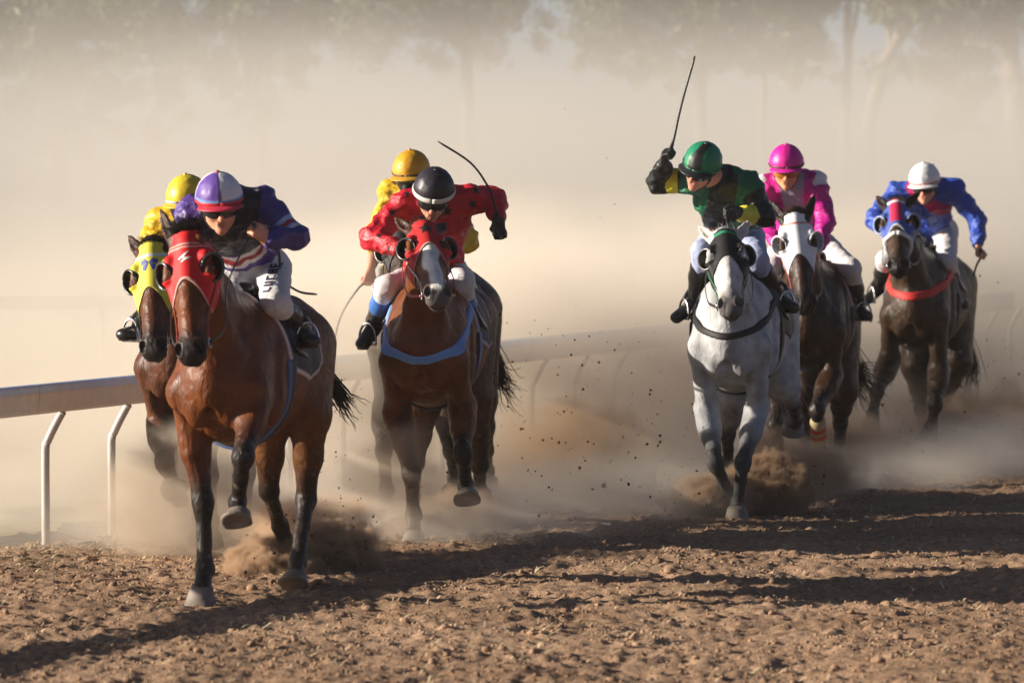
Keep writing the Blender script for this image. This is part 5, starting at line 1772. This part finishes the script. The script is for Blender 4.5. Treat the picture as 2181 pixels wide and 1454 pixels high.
H7 = dict(name='H7', seed=7, u=1950, y=36.5, yaw=13, voxel=.0115, label='dark brown racehorse in a blue hood with a red breast strap, farthest back',
    poll=(1908, 428, 1.0), muzzle=(1912, 566), ears=((1, .45, -.2), (.9, .55, -.1)), ear_len=.20, head_turn=.05, head_roll=-.06,
    legs=dict(FR=[(1895, 765, .46), (1868, 835, 1), (1858, 880, -1), (1856, 900, -1)],
              FL=[(2000, 790, .50), (1992, 862, 1), (1984, 905, -1), (1980, 918, -1)],
              HR=[(1950, 780, -.42), (1962, 870, -1), (1963, 935, -1), (1966, 962, -1)],
              HL=[(2040, 770, -.42), (2015, 845, -1), (1998, 895, -1), (1992, 915, -1)]),
    coat=dict(DARK, body=(.046, .026, .015), dust=.45),
    hood=dict(t0=.40, k=.22, col=hood_plain((.06, .10, .36), (.62, .62, .64), (.02, .020, (.60, .62, .66)), h7_second), cups=('plastic', M_color('blue_rim', (.25, .30, .45), .4)), noseband=(M_color('sheepskin', (.68, .67, .66), .9), .52), nb_r=.019, nb_f=.7, bridle=M_color('grey_strap', (.4, .4, .42), .6)),
    mane=dict(side=1, n=180, fore=30), tail=dict(path=[(2060, 760, -1.1), (2055, 800, -1.2), (2050, 830, -1.3)]),
    breast=dict(low=(1930, 634, .82), high=(1872, 605, .50), w=.026, col=(.55, .035, .03)), cloth=((.02, .02, .025), (.2, .2, .22)))
M['white_cup'] = mat_flat('white_cup', (.7, .7, .72), 0.5)
HORSES = [H1, H2, H3, H4, H5, H6, H7]

# ------------------------------------------------------------------ the seven jockeys
def tile(c, n): return np.tile(V(c), (n, 1))
def sel(a, names, *w): return np.isin(a['reg'], [names.index(x) for x in w])
def silk1(a):
    nm = a['names']; v = a['v']; n = len(v); t = a['t']
    c = tile((.085, .042, .24), n)
    c[sel(a, nm, 'uaL', 'faL')] = V(.058, .042, .215)
    front = sel(a, nm, 'torso') & (a['dors'] < .07)
    c[front & (a['ax'] > .56)] = V(.016, .014, .03)
    z = a['ax'] * .55 - .55 * np.abs(a['lat'])*.55
    for lo, hi, col_ in ((.195, .228, (.62, .58, .60)), (.228, .262, (.30, .02, .03)), (.262, .296, (.62, .58, .60))):
        c[front & (z > lo) & (z < hi)] = V(col_)
    for s in 'RL':
        k = nm.index('ua' + s); m = (a['reg'] == k)
        u = t[:, k]
        c[m & (u > .62) & (u < .92)] = V(.30, .42, .68)
        c[m & (u > .70) & (u < .80)] = V(.32, .03, .05)
        c[m & (u > .84) & (u < .92)] = V(.55, .58, .65)
    return c
def strokes(word, h=.05, w=.032, t=.010, gap=.012):
    """block letters as polygons, reading along +x"""
    G = {'L': [(0, 0, t, h), (0, 0, w, t)], 'U': [(0, 0, t, h), (w - t, 0, w, h), (0, 0, w, t)], 'C': [(0, 0, t, h), (0, 0, w, t), (0, h - t, w, h)],
         'R': [(0, 0, t, h), (0, h - t, w, h), (w - t, h * .5, w, h), (0, h * .45, w, h * .45 + t), (w * .55, 0, w * .55 + t * 1.2, h * .5)], 'E': [(0, 0, t, h), (0, 0, w, t), (0, h - t, w, h), (0, h / 2 - t / 2, w * .85, h / 2 + t / 2)]}
    out, x = [], 0
    for ch in word:
        out += [[(x + a, b), (x + c, b), (x + c, d), (x + a, d)] for a, b, c, d in G[ch]]
        x += w + gap
    return out
def silk3(a):
    c = silk_plain((.52, .012, .028), (.42, .02, .03))(a)
    v, g = a['v'], a['g']
    for u_, v_, r_ in ((1010, 438, .036), (1018, 404, .034), (866, 408, .032), (838, 449, .030), (806, 498, .026), (955, 455, .040), (960, 410, .03), (900, 470, .034), (826, 528, .022)):
        r = ray(u_, v_)
        o = g.loc(CAM); d = nrm(g.loc(CAM + r) - o)
        w = v - o
        al = w @ d
        off = np.linalg.norm(w - al[:, None] * d, axis=1)
        near = np.where(off < .012)[0]
        if len(near) == 0: continue
        k = near[al[near].argmin()]
        n0 = a['n'][k]; e1 = nrm(np.cross(V(0, 0, 1), n0)); e2 = np.cross(n0, e1)
        rel = v - v[k]
        m = (np.linalg.norm(rel, axis=1) < .08) & (np.abs(rel @ n0) < .035)
        c[m & in_poly(rel @ e1, rel @ e2, star_poly(5, r_, r_ * .45, u_ * .7))] = V(.014, .008, .010)
    return c
def silk_plain(col_, cuff=None):
    def f(a):
        c = tile(col_, len(a['v']))
        if cuff is not None:
            nm = a['names']
            for s in 'RL':
                k = nm.index('fa' + s)
                c[(a['reg'] == k) & (a['t'][:, k] > .84)] = V(cuff)
        return c
    return f
def silk5(a):
    nm = a['names']; n = len(a['v']); t = a['t']
    G, K, Yw = (.012, .115, .055), (.010, .011, .012), (.66, .60, .05)
    c = tile(G, n)
    c[(np.abs(a['lat']) < .085) & (a['dors'] < -.02)] = V(K)
    c[(a['ax'] > .86) & (a['dors'] > -.05) & (np.abs(a['lat']) < .06)] = V(K)
    for s in 'RL':
        k = nm.index('ua' + s); m = a['reg'] == k
        c[m & (t[:, k] > .35)] = V(K)
        k2 = nm.index('fa' + s); m2 = a['reg'] == k2
        c[m2] = V(K)
        if s == 'L': c[m2 & (t[:, k2] > .45) & (t[:, k2] < .95)] = V(Yw)
        else: c[m & (t[:, k] > .40) & (t[:, k] < .72)] = V(Yw)
    return c
def silk6(a):
    nm = a['names']; n = len(a['v'])
    P_, W_ = (.56, .012, .26), (.72, .70, .74)
    c = tile(P_, n)
    w = np.abs(np.abs(a['lat']) - (.02 + .16 * (1 - a['ax']) * -1 + .0)) < .0
    c[(a['dors'] < .02) & (a['ax'] > .45) & (np.abs(a['lat'] - .015) < .035 + .07 * (a['ax'] - .45))] = V(.34, .30, .38)
    for s in 'RL':
        k = nm.index('ua' + s); m = a['reg'] == k
        c[m & (a['t'][:, k] < .12)] = V(W_)
    return c
def silk7(a):
    n = len(a['v']); nm = a['names']
    B_, P_ = (.030, .075, .40), (.45, .012, .10)
    c = tile(B_, n)
    d = a['lat'] * .75 + (a['ax'] - 1.0) * .42
    tor = (np.abs(d - .01) < .052) & ~sel(a, nm, 'faL', 'faR')
    c[tor] = V(P_)
    return c
def cap_plain(c0, seam=None):
    def f(x, y, z, ph):
        c = tile(c0, len(x))
        if seam is not None: c[np.abs(y) < .045] = V(seam)
        return c
    return f
def cap1(x, y, z, ph):
    c = tile((.12, .06, .30), len(x))
    m = ((y > 0) & (x > 0)) | ((y < 0) & (x < 0))
    c[m] = V(.72, .70, .76)
    c[np.abs(y) < .03] = V(.03, .02, .08)
    c[ph > 84] = V(.16, .30, .60)
    c[ph > 91] = V(.55, .02, .04)
    return c
def cap5(x, y, z, ph):
    c = tile((.014, .20, .10), len(x))
    m = (np.abs(y - .06) < .40 - .2 * z) & (x > -.1)
    c[m] = V(.012, .012, .014)
    return c
J1 = dict(name='J1', seed=11, label='jockey in purple silks and purple and white cap gripping a whip', head=(467, 427, .50), look=(18, 14, 4),
    shR=(415, 452, .36), shL=(556, 432, .28), elR=(392, 520, .46), haR=(425, 545, .66), elL=(628, 505, .32), haL=(570, 512, .50), handL=(.4, -.6, .65), gripL=(-.5, .55, .55),
    pelvis=(538, 572, -.14), knR=(490, 650, .26), anR=(505, 700, -.08), toR=(490, 735, .08), knL=(586, 645, .25), anL=(642, 694, -.08), toL=(664, 726, .06),
    silk=silk1, jvox=.0062, print=[dict(at=(572, 622, .30), along=(566, 566, .30), out=(1, 0, 0), polys=strokes('LUCRE', .046, .022, .008, .0075), mat=M_color('navy_print', (.012, .014, .05), .6))], helmet=dict(col=cap1, peak=M_color('crimson_peak', (.50, .03, .06), .4), band=(M_color('red_band', (.48, .02, .03), .4), .009)), skin=S(214, 150, 120), rein_hands='RL',
    whip=dict(hand='L', label='thin black whip trailing behind the hip of the purple jockey', path=[(541, 478, .58), 'grip', (590, 525, .28), (600, 590, -.10), (635, 620, -.22), (675, 627, -.30)]))
J2 = dict(name='J2', seed=12, label='jockey in yellow silks and cap, half hidden behind the purple jockey', head=(399, 426, .50), look=(-4, 12, 0),
    shR=(345, 475, .34), shL=(450, 470, .34), elR=(326, 515, .45), haR=(352, 560, .66), elL=(480, 520, .45), haL=(420, 560, .66), pelvis=(440, 590, -.14), toR=(262, 712, .12), anR=(300, 690, -.02), knR=(340, 620, .26),
    silk=silk_plain((.62, .38, .012)), helmet=dict(col=cap_plain((.66, .50, .03)), peak=M_color('yellow_peak', (.6, .42, .03), .4), band=(M_color('grey_band', (.3, .32, .36), .4), .010)), goggle=.036, mask=True)
J3 = dict(name='J3', seed=13, label='jockey in red silks with black stars and a black cap, one arm out', head=(924, 408, .52), look=(2, 30, -6),
    shR=(865, 432, .36), shL=(1000, 425, .30), elR=(792, 506, .48), haR=(852, 532, .66), elL=(1052, 422, .20), haL=(1062, 468, .38), handL=(.15, .05, -1), gripL=(-.2, -.35, 1), gloveL=('black_glove', (.014, .014, .016), .55), gloveR=('red_glove', (.3, .2, .2), .6),
    pelvis=(930, 585, -.15), knR=(824, 612, .26), anR=(797, 682, -.04), toR=(772, 732, .06), knL=(985, 605, .26), anL=(1000, 682, -.05), toL=(1012, 718, .08), boot_top=(.62, (.05, .16, .50)),
    silk=silk3, jvox=.006, helmet=dict(col=cap_plain((.022, .018, .026)), peak=None, band=(M_color('white_band', (.66, .64, .60), .5), .016), button=M['plastic']), goggle=.036, skin=S(200, 140, 115), rein_hands='R', rein=M_color('red_rein', (.34, .03, .02), .5),
    whip=dict(hand='L', label='black whip raised and curved above the red jockey', path=[(1066, 500, .47), 'grip', (1052, 430, .40), (1035, 390, .40), (1000, 345, .42), (932, 301, .45)]))
J4 = dict(name='J4', seed=14, label='jockey in gold cap and yellow silks with a dark face cover, mostly hidden', head=(877, 368, .50), look=(-6, 14, 0),
    shR=(835, 412, .36), shL=(948, 430, .34), elR=(803, 500, .44), haR=(789, 572, .42), handR=(.1, -.15, -1), gripR=(-.4, .5, .5), elL=(996, 512, .42), haL=(930, 545, .62), pelvis=(925, 560, -.14), sleeve=(.35, .92),
    silk=silk_plain((.64, .40, .02)), helmet=dict(col=cap_plain((.60, .30, .015)), peak=M_color('gold_peak', (.55, .30, .03), .4), band=(M_color('brown_band', (.10, .05, .01), .5), .008)), goggle=.036, mask=True, rein_hands='L',
    whip=dict(hand='R', label='long thin whip hanging from a bare hand beside the red jockey', path=[(806, 555, .36), 'grip', (765, 612, .42), (738, 650, .42), (722, 685, .40), (713, 722, .38)]))
J5 = dict(name='J5', seed=15, label='jockey in green and black silks, right arm raised with a whip', head=(1496, 350, .50), look=(-24, 20, -22),
    shR=(1478, 388, .34), shL=(1592, 392, .24), elR=(1402, 386, .32), haR=(1413, 348, .50), handR=(.55, .15, .8), gripR=(-.6, .25, .75), elL=(1628, 462, .30), haL=(1570, 452, .50), handL=(.9, -.15, -.2), gripL=(.1, -.1, 1), gloveR=('black_glove', (.014, .014, .016), .55), gloveL=('black_glove', (.014, .014, .016), .55),
    pelvis=(1562, 500, -.15), knR=(1496, 535, .26), anR=(1480, 632, .02), toR=(1440, 676, .10), knL=(1612, 552, .26), anL=(1655, 622, -.04), toL=(1690, 655, .08),
    silk=silk5, helmet=dict(col=cap5, peak=M_color('black_peak', (.03, .03, .034), .35), band=(M_color('green_band', (.012, .10, .05), .4), .006)), breech=(.36, .40, .60), skin=S(205, 140, 118), rein_hands='L',
    whip=dict(hand='R', label='black whip held straight up by the green jockey', path=['grip', (1434, 300, .53), (1447, 240, .51), (1463, 180, .52), (1480, 120, .52)], r=1.25))
J6 = dict(name='J6', seed=16, label='jockey in magenta silks and magenta cap behind the white hooded horse', head=(1675, 352, .50), look=(2, 14, 0),
    shR=(1630, 398, .33), shL=(1738, 392, .33), elR=(1625, 470, .46), haR=(1655, 520, .68), elL=(1758, 468, .40), haL=(1744, 530, .58), pelvis=(1705, 505, -.15),
    silk=silk6, helmet=dict(col=cap_plain((.62, .012, .28), (.40, .01, .18)), peak=M_color('magenta_peak', (.66, .02, .32), .4), band=(M_color('dark_band', (.10, .01, .03), .5), .009)), lens=M_color('amber_lens', (.35, .13, .01), .15), skin=S(215, 150, 110))
J7 = dict(name='J7', seed=17, label='jockey in blue silks with a magenta sash and a white cap', head=(1970, 387, .50), look=(-2, 14, 2),
    shR=(1915, 408, .32), shL=(2032, 405, .28), elR=(1862, 466, .46), haR=(1905, 508, .66), elL=(2083, 470, .22), haL=(2083, 522, .34), handL=(.2, .02, -1), gripL=(-.45, .1, -.3),
    pelvis=(1985, 488, -.15), knR=(1886, 552, .28), anR=(1872, 605, -.02), toR=(1842, 642, .06), knL=(2018, 556, .26), anL=(2034, 612, -.05), toL=(2052, 648, .06),
    silk=silk7, helmet=dict(col=cap_plain((.76, .75, .76)), peak=M_color('white_peak', (.7, .68, .68), .4), band=(M_color('thin_red_band', (.45, .10, .12), .5), .006)), skin=S(208, 150, 122), rein_hands='R',
    whip=dict(hand='L', label='short dark whip pointing down from the blue jockey fist', path=[(2088, 528, .36), 'grip', (2080, 565, .30), (2073, 590, .24)], r=1.3))
JOCKEYS = [J1, J2, J3, J4, J5, J6, J7]
for hs, jk in zip(HORSES, JOCKEYS):
    H = build_horse(hs)
    dress_horse(H)
    build_jockey(H, jk)
